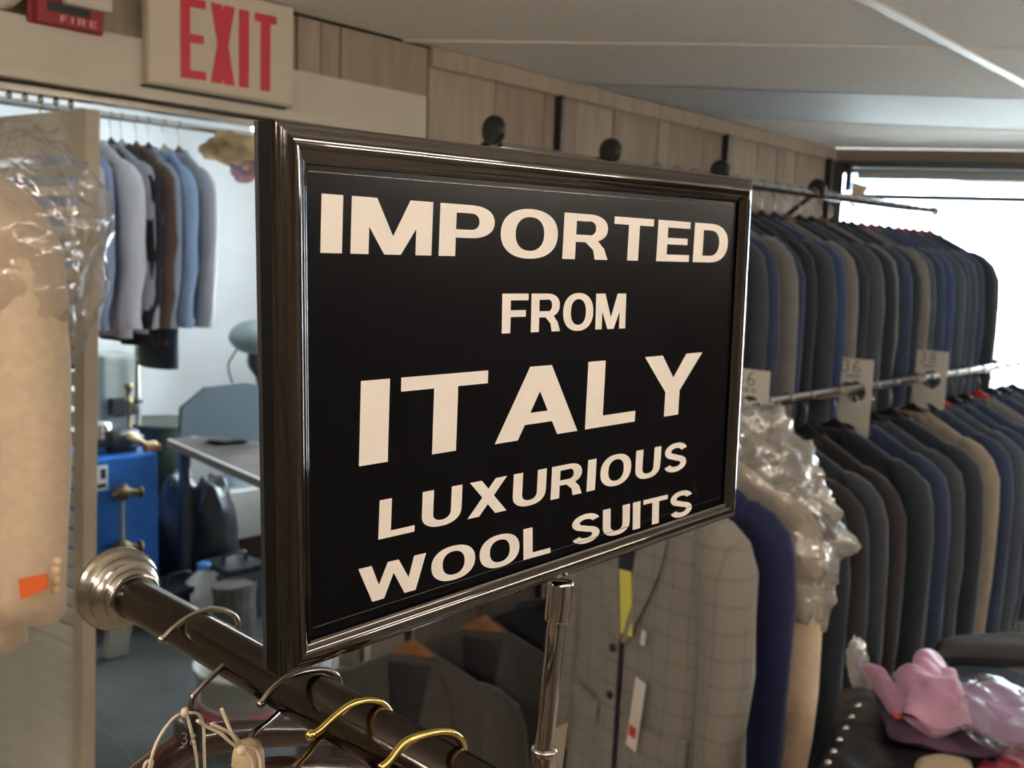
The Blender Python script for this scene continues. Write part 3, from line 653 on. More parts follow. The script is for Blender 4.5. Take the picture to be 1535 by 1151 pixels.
# ---- lower rail
LY, LZ = 1.10, 1.455
lr = thing('clothes_rail', 'nickel hanging rail at waist height holding the lower row of suits', 'clothes rail', (2.7, LY, LZ))
obj('rod', cyl((1.44, LY, LZ), (4.10, LY, LZ), .0135, 20), STEEL, lr, smooth=True)
for X in (1.62, 2.48, 3.35, 3.95):
    b = obj('arm', join(bbox_((X-.006, LY+.012, LZ-.012), (X+.006, WY-.02, LZ+.008), .002), bbox_((X-.006, LY-.004, LZ+.010), (X+.006, LY+.02, LZ+.018), .001)), BLACKM, lr)
    obj('wall_plate', bbox_((X-.018, WY-.035, LZ-.08), (X+.018, WY-.007, LZ+.05), .003), BLACKM, b)
low = [(1.70, 'navyb', BLACKPL, 'bright navy suit jacket beside the grey plaid jacket', .034), (1.93, 'black', BLACKPL, 'black suit jacket just right of the plastic covered jacket', .03), (2.03, 'brown', BLACKPL, 'dark brown suit jacket second right of the plastic covered jacket', .03),
       (2.13, 'charcoal', WOODH, 'charcoal suit jacket on an orange brown hanger, lower rail', .03), (2.24, 'brown', BLACKPL, 'dark brown suit jacket just before the large black jacket', .03), (2.40, 'black', BLACKPL, 'large black suit jacket under the SHORT size 36 divider', .04),
       (2.535, 'navy', BLACKPL, 'navy suit jacket directly behind the large black jacket', .03), (2.63, 'charcoal', BLACKPL, 'charcoal suit jacket second behind the large black jacket', .03), (2.76, 'black', BLACKPL, 'black suit jacket just before the taupe jacket', .036), (2.92, 'taupe', BLACKPL, 'taupe suit jacket under the size 38 divider', .036),
       (3.04, 'navy', BLACKPL, 'navy suit jacket first past the taupe jacket', .03), (3.14, 'slate', REDH, 'slate grey suit jacket second past the taupe jacket', .03), (3.25, 'navy', BLACKPL, 'navy suit jacket third past the taupe jacket', .03), (3.36, 'navy', BLACKPL, 'navy suit jacket fourth past the taupe jacket', .03),
       (3.50, 'grey', REDH, 'grey suit jacket on a red hanger near the right edge', .034), (3.63, 'navy', BLACKPL, 'navy suit jacket just past the grey one on a red hanger', .03), (3.75, 'slate', BLACKPL, 'slate grey suit jacket second past the grey one on a red hanger', .03), (3.87, 'black', BLACKPL, 'black suit jacket at the window end of the lower rail', .03)]
SUIT['navyb'] = fabric('bright navy wool', (.012, .017, .075))
for k, (X, c, hmt, lab, b) in enumerate(low):
    rz = R(random.uniform(-5, 5))
    garment('suit_jacket', lab, 'jacket', (X, LY, LZ), SUIT[c], b, k % 5, rz, .98+.02*(k % 3), 1.0, group='suits on the lower rail', sl=1.05)
    rack_hanger(('%s hanger in the %s' % (HN[id(hmt)], lab)).replace(' suit jacket', ' jacket').replace(' on an orange brown hanger, lower rail', ' of the lower rail'), (X, LY, LZ), hmt, group='hangers on the lower rail', rz=rz)
# plaid jacket, first on the rail, with its swing tag and yellow ticket
pj = garment('suit_jacket', 'grey plaid jacket with white swing tag, first on the lower rail', 'jacket', (1.585, LY, LZ), PLAID, .05, 2, R(-12), 1.0, 1.0, True, 'suits on the lower rail', sl=1.05)
rack_hanger('black hanger inside the grey plaid jacket', (1.585, LY, LZ), BLACKPL, group='hangers on the lower rail', rz=R(-12))
def front_tag(par, y, z, wd, hh, mat, nm, tilt=0., lift=.02):
    x = front_x(y, z, .05)-lift; c = V((x, y, -z)); ey = V((0, math.sin(tilt), math.cos(tilt))); ex = V((0, -math.cos(tilt), math.sin(tilt)))
    g = prism([c-ex*wd/2, c+ex*wd/2, c+ex*wd/2-ey*hh, c-ex*wd/2-ey*hh], (.0012, 0, 0)); return obj(nm, g, mat, par, world=False)
tg = front_tag(pj, -.075, .50, .030, .15, CARD, 'swing_tag', R(-7))
tg['label'] = 'white swing tag with a red dot'
front_tag(tg, -.063, .60, .018, .022, pm('red print', (.6, .05, .06), .6), 'red_dot', R(-7), .0215)
front_tag(pj, -.075, .40, .012, .03, CARD, 'tag_clip', R(-7))
yt = front_tag(pj, -.004, .30, .035, .13, pm('yellow card', (.75, .68, .12), .7), 'ticket', R(6), .012); yt['label'] = 'yellow card ticket'
# cream jacket under crumpled plastic
cj = garment('suit_jacket', 'cream jacket under crumpled clear plastic on the lower rail', 'jacket', (1.805, LY, LZ), LINEN, .036, 3, R(0), 1.0, 1.0, group='suits on the lower rail', sl=1.05)
rack_hanger('black hanger in the cream jacket under plastic', (1.805, LY, LZ), BLACKPL, group='hangers on the lower rail')
def film_bag(name, label, ctr, ax, ay, az, shear, seed, mat, amp=.3, n=64, m=44, fs=3.2):
    """crumpled film cover: closed at the top, open at the bottom"""
    rings = []; ax, ay = V(ax), V(ay)
    for i in range(m+1):
        f = i/m; th = .06+f*PI*.80; rg = []
        for j in range(n):
            a = 2*PI*j/n; d = V((math.sin(th)*math.cos(a), math.sin(th)*math.sin(a), math.cos(th)))
            k = 1+amp*noise.noise(d*fs+V((seed, 0, 0)))+amp*.45*abs(noise.noise(d*fs*2.7+V((0, seed, 0))))-amp*.2*abs(noise.noise(d*fs*6+V((0, 0, seed))))
            rg.append(V(ctr)+ax*(d.x*k)+ay*(d.y*k)+V((0, 0, az*d.z*k))+ay.normalized()*(shear*d.z))
        rings.append(rg)
    g = loft(rings, True, False)
    return tag(obj(name, g, mat, smooth=True), label, 'plastic')
film_bag('plastic_cover', 'crumpled clear plastic cover over the cream jacket beside the sign', (1.795, .985, 1.262), (.10, 0, 0), (0, .175, 0), .215, .06, 3, FILM2, .32)
# size dividers on the lower rail
def divider(px_, big, small, label):
    X = atY(px_, 600-.131*(px_-1160), LY).x
    t = thing('size_divider', label, 'divider', (X, LY, LZ), 'white size dividers on the lower rail')
    cy = LY+.004; rad = .021; P = []
    y0, y1, zt, zb = LY+.058, LY-.050, LZ+.082, LZ-.125
    P += [(y0, zb), (y1, zb), (y1, zt), (y0, zt), (y0, LZ+.012)]
    for a in range(35, -216+1, -20): P.append((LY-.004+rad*math.cos(R(a))*1.0, LZ+.001+rad*math.sin(R(a))))
    P = [(y0, zb), (y1, zb), (y1, zt), (y0, zt)]
    # hole edge walked from the slot on the near-wall side
    Q = [(y0, LZ+.010), (LY+.020, LZ+.010)]+[(LY-.006+.029*math.cos(R(a)), LZ+.029*math.sin(R(a))-.006) for a in range(34, 341, 18)]+[(LY+.022, LZ-.0155), (y0, LZ-.0155)]
    poly = [(y0, zb), (y1, zb), (y1, zt), (y0, zt)]+Q
    obj('card', prism([(X-.001, y, z) for y, z in poly], (.002, 0, 0)), CARD, t)
    obj('lettering', join(text_geo(big, (X-.0016, y0-.022, LZ+.046), (0, -1, 0), (0, 0, 1), .052, .032, .25), text_geo(small, (X-.0016, y0-.035, LZ+.030), (0, -1, 0), (0, 0, 1), .042, .010, .2)), INK, t)
divider(1121, '36', 'REG', 'white size divider marked 36 REG beside the sign edge')
divider(1279, '36', 'SHORT', 'white size divider marked 36 SHORT above the large black jacket')
divider(1393, '38', 'SHORT', 'white size divider marked 38 SHORT nearest the window')

# ---- low rail below the sign with the shaded jackets on wooden hangers
QY, QZ = 1.60, .955
qr = thing('low_rail', 'low dark rail behind the sign stem holding jackets on wooden hangers', 'clothes rail', (1.7, QY, QZ))
obj('rod', cyl((1.30, QY, QZ), (2.2, QY, QZ), .012, 14), BLACKM, qr, smooth=True)
for X in (1.52, 2.1): obj('arm', bbox_((X-.006, QY, QZ-.006), (X+.006, WY-.032, QZ+.006), .002), BLACKM, qr)
WH2 = [(1.40, QY, 'charcoal jacket on a wooden hanger nearest the door casing', R(34), SUIT['grey'], 0), (1.63, QY, 'grey jacket on a wooden hanger behind the sign stem', R(36), SUIT['grey'], 1), (1.86, QY, 'black jacket hanging behind the grey plaid jacket', R(20), SUIT['black'], 2), (2.03, QY, 'navy jacket hanging low behind the grey plaid jacket', R(10), SUIT['navy'], 3)]
for X, Y, lab, rz, mt, k in WH2:
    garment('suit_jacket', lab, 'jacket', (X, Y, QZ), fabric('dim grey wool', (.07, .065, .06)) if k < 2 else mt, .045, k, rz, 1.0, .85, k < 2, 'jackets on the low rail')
    rack_hanger('wooden hanger of the '+lab, (X, Y, QZ), WOODH if k < 2 else BLACKPL, group='hangers on the low rail', rz=rz, rr=.0125, armh=.026 if k < 2 else .015)

# ---- cream linen jacket at the left edge with its cover
JD = 1.30; JP = atD(51, 700, JD); ri = V((math.cos(YAW), -math.sin(YAW), 0)); JZ = 2.0
jo = V((JP.x, JP.y, 0))-ri*.232; jo.z = JZ; jrz = PI/2-YAW
lj = garment('linen_jacket', 'cream linen jacket with orange tag hanging at the left edge', 'jacket', jo, LINEN, .062, 4, jrz, 1.0, .875, True, sl=1.0)
rack_hanger('brown wooden hanger inside the cream linen jacket', jo, WOODH, rz=jrz)
lrod = thing('ceiling_rail', 'chrome rail hung from the ceiling holding the cream linen jacket', 'clothes rail', (jo.x, jo.y, JZ))
nf = V((-math.sin(YAW), -math.cos(YAW), 0))
obj('rod', cyl(jo+nf*.3, jo-nf*.3, .0125, 14), STEEL, lrod, smooth=True)
for s in (-.28, .28): obj('drop_rod', cyl(jo+nf*s, (jo+nf*s).xy.to_3d()+V((0, 0, CEIL)), .006, 10), STEEL, lrod)
def on_sleeve(px_, py_): return atD(px_, py_, JD-.062)
g = prism([on_sleeve(27, 868), on_sleeve(71, 860), on_sleeve(71, 882), on_sleeve(50, 892), on_sleeve(31, 899)], fwd*.003)
oid = lambda gg: ([Matrix.Rotation(-jrz, 3, 'Z') @ (V(v)-jo) for v in gg[0]], gg[1])
ot = obj('price_ticket', oid(g), pm('orange ticket', (.75, .13, .02), .6), lj, world=False); ot['label'] = 'orange price ticket pinned on the cuff'
for px_, py_ in ((86, 842), (84, 855), (83, 869), (83, 884)):
    obj('cuff_button', oid(lathe([(.0, -.003), (.0062, -.002), (.007, .0), (.005, .004)], atD(px_, py_, JD-.042), -fwd, 12)), pm('horn button', (.72, .55, .33), .4), lj, world=False, smooth=True)
cvc = atD(8, 395, JD)
film_bag('plastic_cover', 'clear plastic cover over the shoulder of the cream linen jacket', (cvc.x, cvc.y, cvc.z), tuple(-nf*.10), tuple(ri*-.122), .170, -.035, 11, FILM, .26, fs=2.4)

# ================================================================== WALL FITTINGS
EX0, EX1 = atY(222, 128, 1.845), atY(441, 160, 1.845); EZ0 = (EX0.z+EX1.z)/2
ex = thing('exit_sign', 'beige exit sign box with red EXIT letters above the doorway', 'sign', ((EX0.x+EX1.x)/2, 1.87, EZ0))
obj('housing', bbox_((EX0.x, 1.850, EZ0), (EX1.x, WY-.031, CEIL-.002), .003), pm('aged beige plastic', (.45, .39, .31), .5), ex)
obj('face', bbox_((EX0.x+.004, 1.846, EZ0+.006), (EX1.x-.004, 1.8505, CEIL-.006), .001), pm('ivory face', (.62, .54, .43), .5), ex)
obj('shadow_strip', bbox_((EX0.x-.006, 1.844, EZ0-.006), (EX1.x-.02, WY-.031, EZ0+.0), .002), BLACKPL, ex)  # black strip in place of the shadow along the underside of the box
for ch, (bl, br, tl) in {'e': ((271, 116), (309, 121), (271, -6)), 'x': ((316, 123), (352, 129), (316, 3)), 'I': ((358, 130), (373, 132), (360, 14)), 't': ((381, 134), (414, 139), (381, 18))}.items():
    a, b, c = atY(*bl, 1.8445), atY(*br, 1.8445), atY(*tl, 1.8445)
    obj('letter', text_geo(ch, a, (b-a).normalized(), (0, 0, 1), (b-a).length, min(c.z, CEIL-.012)-a.z), RED, ex)
A0, A1 = atY(42, 34, 1.86), atY(156, 52, 1.86)
fa = thing('fire_alarm', 'dark red fire alarm box with strobe above the door header', 'alarm', ((A0.x+A1.x)/2, 1.88, A0.z))
zb = (A0.z+A1.z)/2
obj('box', bbox_((A0.x, 1.862, zb), (A1.x, WY-.031, zb+.105), .005), REDBOX, fa)
obj('plate', bbox_((A0.x+.012, 1.850, zb+.002), (A1.x-.006, 1.862, zb+.045), .003), REDBOX, fa)
obj('strobe_recess', box((A0.x+.03, 1.849, zb+.024), (A1.x-.03, 1.8502, zb+.040)), BLACKPL, fa)
obj('strobe', bbox_((A0.x+.055, 1.830, zb+.038), (A1.x+.005, 1.852, zb+.075), .006), pm('strobe lens', (.6, .56, .5), .15), fa)
a = atY(84, 36, 1.8485); obj('lettering', text_geo('FIRE', (A0.x+.052, 1.8485, zb+.008), (1, 0, 0), (0, 0, 1), .065, .012, .4), pm('pale print', (.75, .4, .38), .6), fa)
pc = tag(obj('horn_dome', lathe([(.055, 0), (.06, .01), (.058, .035), (.045, .05), (.02, .058), (0, .06)], (A0.x-.055, WY-.008, zb+.07), (0, -1, 0), 22), WHITEP, smooth=True), 'cream round alarm horn left of the red fire alarm', 'alarm')

# louvred bifold door panel
DA = atY(129, 155, 1.935); DD = V((-.16, .987, 0)).normalized(); DN = V((DD.y, -DD.x, 0))   # DN to the right (+X)
def dbox(u0, u1, z0, z1, n0, n1, b=.0015):
    g = bbox_((u0, n0, z0), (u1, n1, z1), b); o_ = V((DA.x, DA.y, 0)); return [o_+DD*v[0]+DN*v[1]+V((0, 0, v[2])) for v in g[0]], g[1]
dp = thing('louvred_door', 'beige louvred bifold door panel folded open in the doorway', 'door', (DA.x, DA.y, .02))
DW = .46; DT = .030; DH = 2.022
obj('stile', dbox(0, .035, .02, DH, 0, DT), DOORP, dp); obj('stile', dbox(DW-.035, DW, .02, DH, 0, DT), DOORP, dp)
obj('top_rail', dbox(.035, DW-.035, DH-.085, DH, .003, DT-.003), DOORP, dp); obj('bottom_rail', dbox(.035, DW-.035, .02, .16, .003, DT-.003), DOORP, dp); obj('middle_rail', dbox(.035, DW-.035, .40, .49, .003, DT-.003), DOORP, dp)
def slat_geo():
    g = bbox_((.0345, -.0165, -.0022), (DW-.0345, .0165, .0022), .0008)
    M = Matrix.Rotation(R(44), 3, 'X'); return [M @ v for v in g[0]], g[1]
vs, fs = slat_geo(); sme = mesh_data('slat', [DD*v.x+DN*v.y+V((0, 0, v.z)) for v in vs], fs); sme.materials.append(DOORP)
z = .185
while z < DH-.10:
    if not .38 < z < .51:
        o = bpy.data.objects.new('slat', sme); COL.objects.link(o); o.parent = dp; o.location = DN*(DT/2)+V((0, 0, z-.02))
    z += .042
dp.location.x -= .046; dp.rotation_euler = (0, R(1.32), 0)
trk = tag(obj('door_track', join(bbox_((OX0, 1.925, OZ-.018), (OX1, 1.95, OZ-.001), .002)), STEEL), 'steel sliding track under the door header', 'track')
for k in range(5): obj('roller', ell((DA.x-.14+.028*k, 1.937, OZ-.025), .006, .006, .008, 10, 6), STEEL, trk, smooth=True)

# ================================================================== BACK ROOM
SYY, SZZ = 3.2, 2.185
sr = thing('shirt_rail', 'steel rail of shirts in the back room', 'clothes rail', (1.6, SYY, SZZ))
obj('rod', cyl((.9, SYY, SZZ), (2.6, SYY, SZZ), .012, 12), STEEL, sr, smooth=True)
for X in (1.0, 2.5): obj('drop_rod', cyl((X, SYY, SZZ), (X, SYY, BZ), .006, 8), STEEL, sr)
def shirt_mat(n, c): return pm(n, c, .85, var=.1, vscale=8, bump=.3, bscale=60, stretch=(3, 3, .6))
shirts = [(62, (.28, .33, .48), 'blue grey shirt next to the louvred door'), (84, (.02, .025, .03), 'black garment in shiny plastic second from the louvred door'), (104, (.62, .58, .64), 'pale pink lilac shirt third from the louvred door'), (122, (.30, .34, .50), 'blue shirt just left of the white shirt'), (142, (.72, .69, .73), 'white long shirt in the middle of the back room rail'),
          (166, (.42, .41, .46), 'grey lilac shirt right of the white shirt'), (182, (.015, .015, .018), 'black coat left of the brown one in the back room'), (204, (.11, .065, .045), 'brown coat on the back room rail'), (222, (.30, .31, .36), 'grey blue shirt right of the brown coat'), (246, (.34, .45, .66), 'light blue shirt right of the brown coat'), (268, (.45, .45, .5), 'pale grey shirt at the right end of the shirts')]
for k, (px_, c, lab) in enumerate(shirts):
    X = atY(px_, 165+.2*(px_-150), SYY).x
    L = (.72, .9, .70, .66, .76, .74, .80, .80, .70, .62, .68)[k]
    garment('hanging_shirt', lab, 'coat' if 'coat' in lab else 'shirt', (X, SYY, SZZ), shirt_mat('shirt cloth %d' % k, c), (.026, .026, .022, .022, .034, .026, .026, .03, .024, .024, .024)[k], k % 5, R(random.uniform(-8, 8)), .95, L, group='garments on the back room rail', sl=.88, folds=.012)
    rack_hanger('wire hanger of the '+lab, (X, SYY, SZZ), [STEEL, WOODH, BLACKPL][k % 3], group='hangers on the back room rail', rr=.012)
X = atY(192, 175, SYY).x
tag(obj('folded_trousers', loft([[V((X+.05*math.cos(a)*w_+.05, SYY-.10+.11*math.sin(a), z_)) for a in [2*PI*j/20 for j in range(20)]] for z_, w_ in ((1.62, .6), (1.58, .8), (1.5, .9), (1.42, .95), (1.365, .95))]), SUIT['black'], smooth=True), 'black folded trousers hanging below the white shirt', 'trousers')
for k, (a, b, c, mt, lab) in enumerate([((352, 225), .10, .05, pm('tan cloth', (.42, .26, .12), .9, var=.3, vscale=12), 'tan cloth bundle hung at the right of the shirt rail'), ((375, 246), .07, .05, pm('rust and blue cloth', (.5, .2, .08), .9, var=.5, vscale=14, col2=(.12, .11, .22)), 'rust and blue cloth bundle beside the sign frame')]):
    p = atY(*a, SYY-.05)
    t = thing('cloth_bundle', lab, 'cloth', (p.x, p.y, p.z-c), 'cloth bundles on the shirt rail')
    obj('cloth', ell(p, b, .09, c*1.1, 28, 18, 2.2, k+2, .5), mt, t, smooth=True); obj('hook', cyl(p+V((0, 0, c*.5)), (p.x, SYY, SZZ-.012), .003), STEEL, t)

# blue boiler cabinet
BY = 4.3; c1 = atY(237, 678, BY); c0 = c1.x-.62; zt = c1.z; zbm = atY(237, 888, BY).z
BLUE = pm('blue enamel', (.015, .105, .36), .4, var=.15, vscale=6, bump=.05)
bc = thing('boiler_cabinet', 'bright blue metal boiler cabinet with brass gauge valves', 'cabinet', ((c0+c1.x)/2, BY+.2, 0))
obj('body', bbox_((c0, BY, zbm), (c1.x, BY+.5, zt), .01), BLUE, bc)
for x in (c0+.04, c1.x-.06):
    for y in (BY+.05, BY+.45): obj('leg', box((x-.02, y-.02, 0), (x+.02, y+.02, zbm)), BLACKM, bc)
pl_ = obj('label_plate', bbox_((atY(140, 700, BY).x, BY-.004, atY(150, 735, BY).z), (atY(161, 700, BY).x, BY+.001, atY(150, 698, BY).z), .001), CARD, bc)
obj('label_print', join(box((atY(145, 700, BY).x, BY-.006, atY(150, 731, BY).z), (atY(158, 700, BY).x, BY-.0045, atY(150, 725, BY).z)), box((atY(150, 700, BY).x, BY-.006, atY(150, 718, BY).z), (atY(158, 700, BY).x, BY-.0045, atY(150, 703, BY).z))), BLACKPL, pl_)
OLD = pm('old brass fitting', (.20, .14, .07), .45, .8, var=.4, vscale=30)
for yy in (738, 820):
    p = atY(184, yy, BY-.05)
    vv = obj('gauge_valve', join(ell(p, .04, .035, .035, 14, 10, 3, yy, .4), cyl(p, p+V((.075, 0, -.01)), .016, 10), cyl(p, p+V((-.05, 0, -.01)), .014, 10), cyl(p, p+V((0, .05, 0)), .015, 10)), OLD, bc, smooth=True)
    obj('hand_wheel', lathe([(.02, -.006), (.026, -.006), (.026, .006), (.02, .006)], p+V((.085, 0, -.01)), (1, 0, 0), 14), OLD, vv, smooth=True)
p, q = atY(184, 745, BY-.05), atY(184, 815, BY-.05); obj('sight_glass', cyl(p, q, .008, 10), pm('dull glass tube', (.3, .35, .38), .1), bc, smooth=True)
obj('guard_rod', join(cyl(p+V((.018, 0, 0)), q+V((.018, 0, 0)), .003, 6), cyl(p-V((.018, 0, 0)), q-V((.018, 0, 0)), .003, 6)), OLD, bc)
def on_cab(px_, dy=.15): p = atY(px_, 675, BY+dy); return V((p.x, BY+dy, zt))
p = on_cab(150); cn = thing('metal_canister', 'shiny metal canister on the blue cabinet', 'canister', p)
obj('body', lathe([(.05, 0), (.053, .005), (.053, .13), (.05, .14), (.03, .15), (0, .152)], p, n=20), CHROME, cn, smooth=True); obj('band', lathe([(.0535, .03), (.055, .03), (.055, .07), (.0535, .07)], p, n=20), BLACKPL, cn, smooth=True)
p = on_cab(184, .12); mt_ = thing('motor', 'black motor lying on the blue cabinet', 'motor', p); obj('casing', lathe([(.0, -.09), (.04, -.09), (.055, -.08), (.055, .06), (.03, .075), (.012, .08), (.012, .11), (0, .11)], p+V((0, 0, .056)), (1, .2, 0), 18), BLACKPL, mt_, smooth=True); obj('foot', bbox_((p.x-.07, p.y-.04, p.z), (p.x+.05, p.y+.04, p.z+.012), .002), BLACKM, mt_)
p = on_cab(194, .34); br = thing('brass_valve', 'upright brass valve pipe on the blue cabinet', 'valve', p); obj('pipe', lathe([(.03, 0), (.03, .02), (.012, .03), (.012, .18), (.02, .185), (.02, .21), (.012, .215), (.012, .26), (.02, .265), (.018, .29), (0, .295)], p, n=14), OLD, br, smooth=True); obj('handle', cyl(p+V((-.01, 0, .2)), p+V((.06, -.02, .2)), .008, 10), BLACKPL, br)
p = on_cab(216, .05); hb = thing('hand_brush', 'tan wooden hand brush lying on the blue cabinet edge', 'brush', p); obj('handle', tube(smooth_path([p+V((-.08, 0, .085)), p+V((-.03, 0, .065)), p+V((.02, 0, .035)), p+V((.06, 0, .028))]), [.014+.006*math.sin(i*.5) for i in range(19)], 10), pm('tan wood', (.5, .33, .16), .5), hb, smooth=True); obj('bristles', bbox_((p.x-.0, p.y-.02, p.z), (p.x+.08, p.y+.02, p.z+.03), .004), pm('rust bristle', (.25, .1, .05), .9), hb)
# tall grey machine column behind the cabinet
p0_, p1_ = atY(148, 640, 4.95), atY(205, 530, 4.95)
mc = thing('steam_machine', 'grey steam machine column standing behind the blue cabinet', 'machine', (p0_.x, 4.95, 0))
obj('column', bbox_((p0_.x, 4.9, 0), (p1_.x, 5.2, p1_.z), .02), pm('grey green enamel', (.25, .27, .25), .5, var=.1), mc)
obj('control_box', bbox_((p0_.x+.03, 4.84, atY(170, 622, 4.9).z), (p0_.x+.15, 4.9, atY(170, 596, 4.9).z), .006), BLACKPL, mc)
obj('pipe', cyl((p1_.x-.04, 4.86, .2), (p1_.x-.04, 4.86, p1_.z+.1), .014, 10), STEEL, mc, smooth=True)
p = atY(236, 660, 4.95); gb = thing('waste_bin', 'dark green plastic bin behind the blue cabinet', 'bin', (p.x, 4.95, 0))
obj('tub', lathe([(.14, 0), (.15, .01), (.18, p.z+.08), (.185, p.z+.10), (.165, p.z+.10)], (p.x, 4.95, 0), n=24), pm('dark green plastic', (.025, .035, .022), .5), gb, smooth=True); obj('rim', lathe([(.18, p.z+.08), (.195, p.z+.085), (.195, p.z+.11), (.18, p.z+.112)], (p.x, 4.95, 0), n=24), pm('dark green plastic', (.025, .035, .022), .5), gb, smooth=True)
# work table with slate board, cloth and press
TT = .86
tb = thing('work_table', 'dark topped work table in the back room', 'table', (2.6, 3.8, 0))
def tq(px_, py_): return atZ(px_, py_, TT)
A, B = tq(256, 661), tq(396, 722); dirv = (A-B).normalized(); perp = V((dirv.y, -dirv.x, 0)); perp = perp if perp.x > 0 else -perp
A = A+dirv*.05; B = B-dirv*.25
obj('top', prism([A, B, B+perp*.85, A+perp*.85], (0, 0, -.035)), pm('scuffed grey brown laminate', (.075, .062, .055), .8, var=.2, vscale=6, spec=.2), tb)
obj('edge_band', prism([A+V((0, 0, .001)), B+V((0, 0, .001)), B+perp*.012+V((0, 0, .001)), A+perp*.012+V((0, 0, .001))], (0, 0, -.038)), pm('pale edge', (.45, .42, .38), .5), tb)
for u, v_ in ((.06, .06), (.06, .78), (1, 0), (2, 0)):
    p = A-dirv*.06+perp*v_ if u < 1 else (B+dirv*.06+perp*(.06 if u == 1 else .78)); obj('leg', box((p.x-.02, p.y-.02, 0), (p.x+.02, p.y+.02, TT-.035)), BLACKM, tb)
a0 = [(271, 652), (273, 612), (310, 581), (372, 574), (405, 580), (405, 662)]
sbd = tag(obj('slate_board', prism([atY(x, y, 3.95) for x, y in a0], (0, .03, 0)), pm('slate blue board', (.045, .065, .08), .6)), 'slate blue angled board standing on the work table', 'board')
zb_ = min((sbd.matrix_world @ v.co).z for v in sbd.data.vertices)
p = atZ(350, 655, TT+.02)
cl = tag(obj('crumpled_cloth', ell((p.x, p.y, TT+.034), .12, .09, .035, 26, 14, 2.6, 5, .5), pm('off white cloth', (.55, .52, .50), .9), smooth=True), 'crumpled off-white cloth on the work table', 'cloth')
tag(obj('wicker_lid', ell((p.x+.05, p.y+.02, TT+.085), .10, .07, .022, 22, 10, 3, 8, .2), pm('straw', (.28, .2, .13), .9), smooth=True), 'straw coloured lid on the crumpled cloth', 'lid')
p = atY(388, 505, 5.1)
ps = thing('steam_press', 'grey steam press head with hose beside the sign frame', 'press', (p.x, 5.1, TT))
obj('head', ell(p, .18, .16, .107, 28, 16), pm('grey green press', (.16, .2, .2), .45), ps, smooth=True)
obj('pedestal', cyl((p.x+.05, 5.1, 0), (p.x+.05, 5.1, TT+.01), .05, 14), BLACKM, ps)
obj('yoke', tube(smooth_path([p+V((.02, 0, -.04)), p+V((-.03, 0, -.14)), p+V((.03, 0, -.24)), (p.x+.05, 5.1, TT)]), .045, 12), BLACKPL, ps, smooth=True)
obj('hose', tube(smooth_path([p+V((-.10, 0, -.03)), p+V((-.17, 0, -.10)), p+V((-.2, 0, -.2)), (p.x-.12, 5.05, TT-.05)]), .006, 8), BLACKPL, ps, smooth=True)
# things under and before the table
GR = pm('dark plastic sack', (.02, .02, .022), .35, bump=.5, bscale=20)
def floor_thing(px_, py_): return atZ(px_, py_, 0)
for k, (px_, py_, rx, rz_, lab) in enumerate([(272, 893, .13, .34, 'black rubbish sack beside the blue cabinet'), (316, 893, .13, .32, 'black rubbish sack under the work table')]):
    p = floor_thing(px_, py_); tag(obj('rubbish_sack', ell((p.x, p.y, rz_*.92), rx, rx, rz_, 26, 18, 2.5, k*3+1, .3), GR, smooth=True), lab, 'sack', 'sacks under the table')
for k, (px_, py_, sx_, sz_, lab) in enumerate([(268, 930, .12, .16, 'added black filler box on the floor right of the blue cabinet'), (352, 922, .10, .24, 'added dark grey filler tub under the work table')]):  # dark boxes put in to blacken the area between cabinet and table
    p = floor_thing(px_, py_); t = thing('filler_box' if k == 0 else 'filler_tub', lab, 'box', p)
    obj('body', bbox_((p.x-sx_, p.y-.1, 0), (p.x+sx_, p.y+.12, sz_), .012), BLACKPL if k == 0 else pm('grey tub', (.06, .07, .08), .5), t)
    obj('lid', bbox_((p.x-sx_-.01, p.y-.11, sz_), (p.x+sx_+.01, p.y+.13, sz_+.03), .008), BLACKPL, t)
    obj('handle', tube(smooth_path([(p.x-.06, p.y, sz_+.03), (p.x-.05, p.y, sz_+.07), (p.x+.05, p.y, sz_+.07), (p.x+.06, p.y, sz_+.03)]), .008, 8), BLACKPL, t, smooth=True)
def jug(name, lab, c, s, mat, cap_m):
    t = thing(name, lab, 'jug', c)
    rings = []
    for z_, a_ in ((0, .9), (.01, 1), (.55, 1), (.68, .9), (.8, .6), (.88, .34), (.92, .3), (.94, .3)):
        rings.append([V(c)+V((a_*.36*s*math.copysign(abs(math.cos(t_))**.7, math.cos(t_)), a_*.28*s*math.copysign(abs(math.sin(t_))**.7, math.sin(t_)), z_*s)) for t_ in [2*PI*j/20 for j in range(20)]])
    obj('bottle', loft(rings), mat, t, smooth=True)
    obj('cap', lathe([(.11*s, .94*s), (.12*s, .945*s), (.12*s, 1.03*s), (.1*s, 1.04*s), (0, 1.04*s)], c, n=14), cap_m, t, smooth=True)
    hr = rgt.copy(); hr.z = 0
    obj('handle', tube(smooth_path([V(c)+hr*.16*s+V((0, 0, .86*s)), V(c)+hr*.40*s+V((0, 0, .82*s)), V(c)+hr*.46*s+V((0, 0, .66*s)), V(c)+hr*.33*s+V((0, 0, .5*s))]), .05*s, 10), mat, t, smooth=True)
    return t
MILK = pm('milky plastic', (.75, .76, .77), .35)
jug('bleach_jug', 'white plastic jug on the floor beyond the rack arm', floor_thing(305, 928), .27, MILK, pm('blue cap', (.05, .2, .5), .4))
bx_ = floor_thing(372, 870)
tag(obj('carton', bbox_((bx_.x-.14, bx_.y, .24), (bx_.x+.5, bx_.y+.3, .50), .004), pm('cream carton', (.50, .48, .43), .8)), 'cream cardboard carton under the work table', 'box')
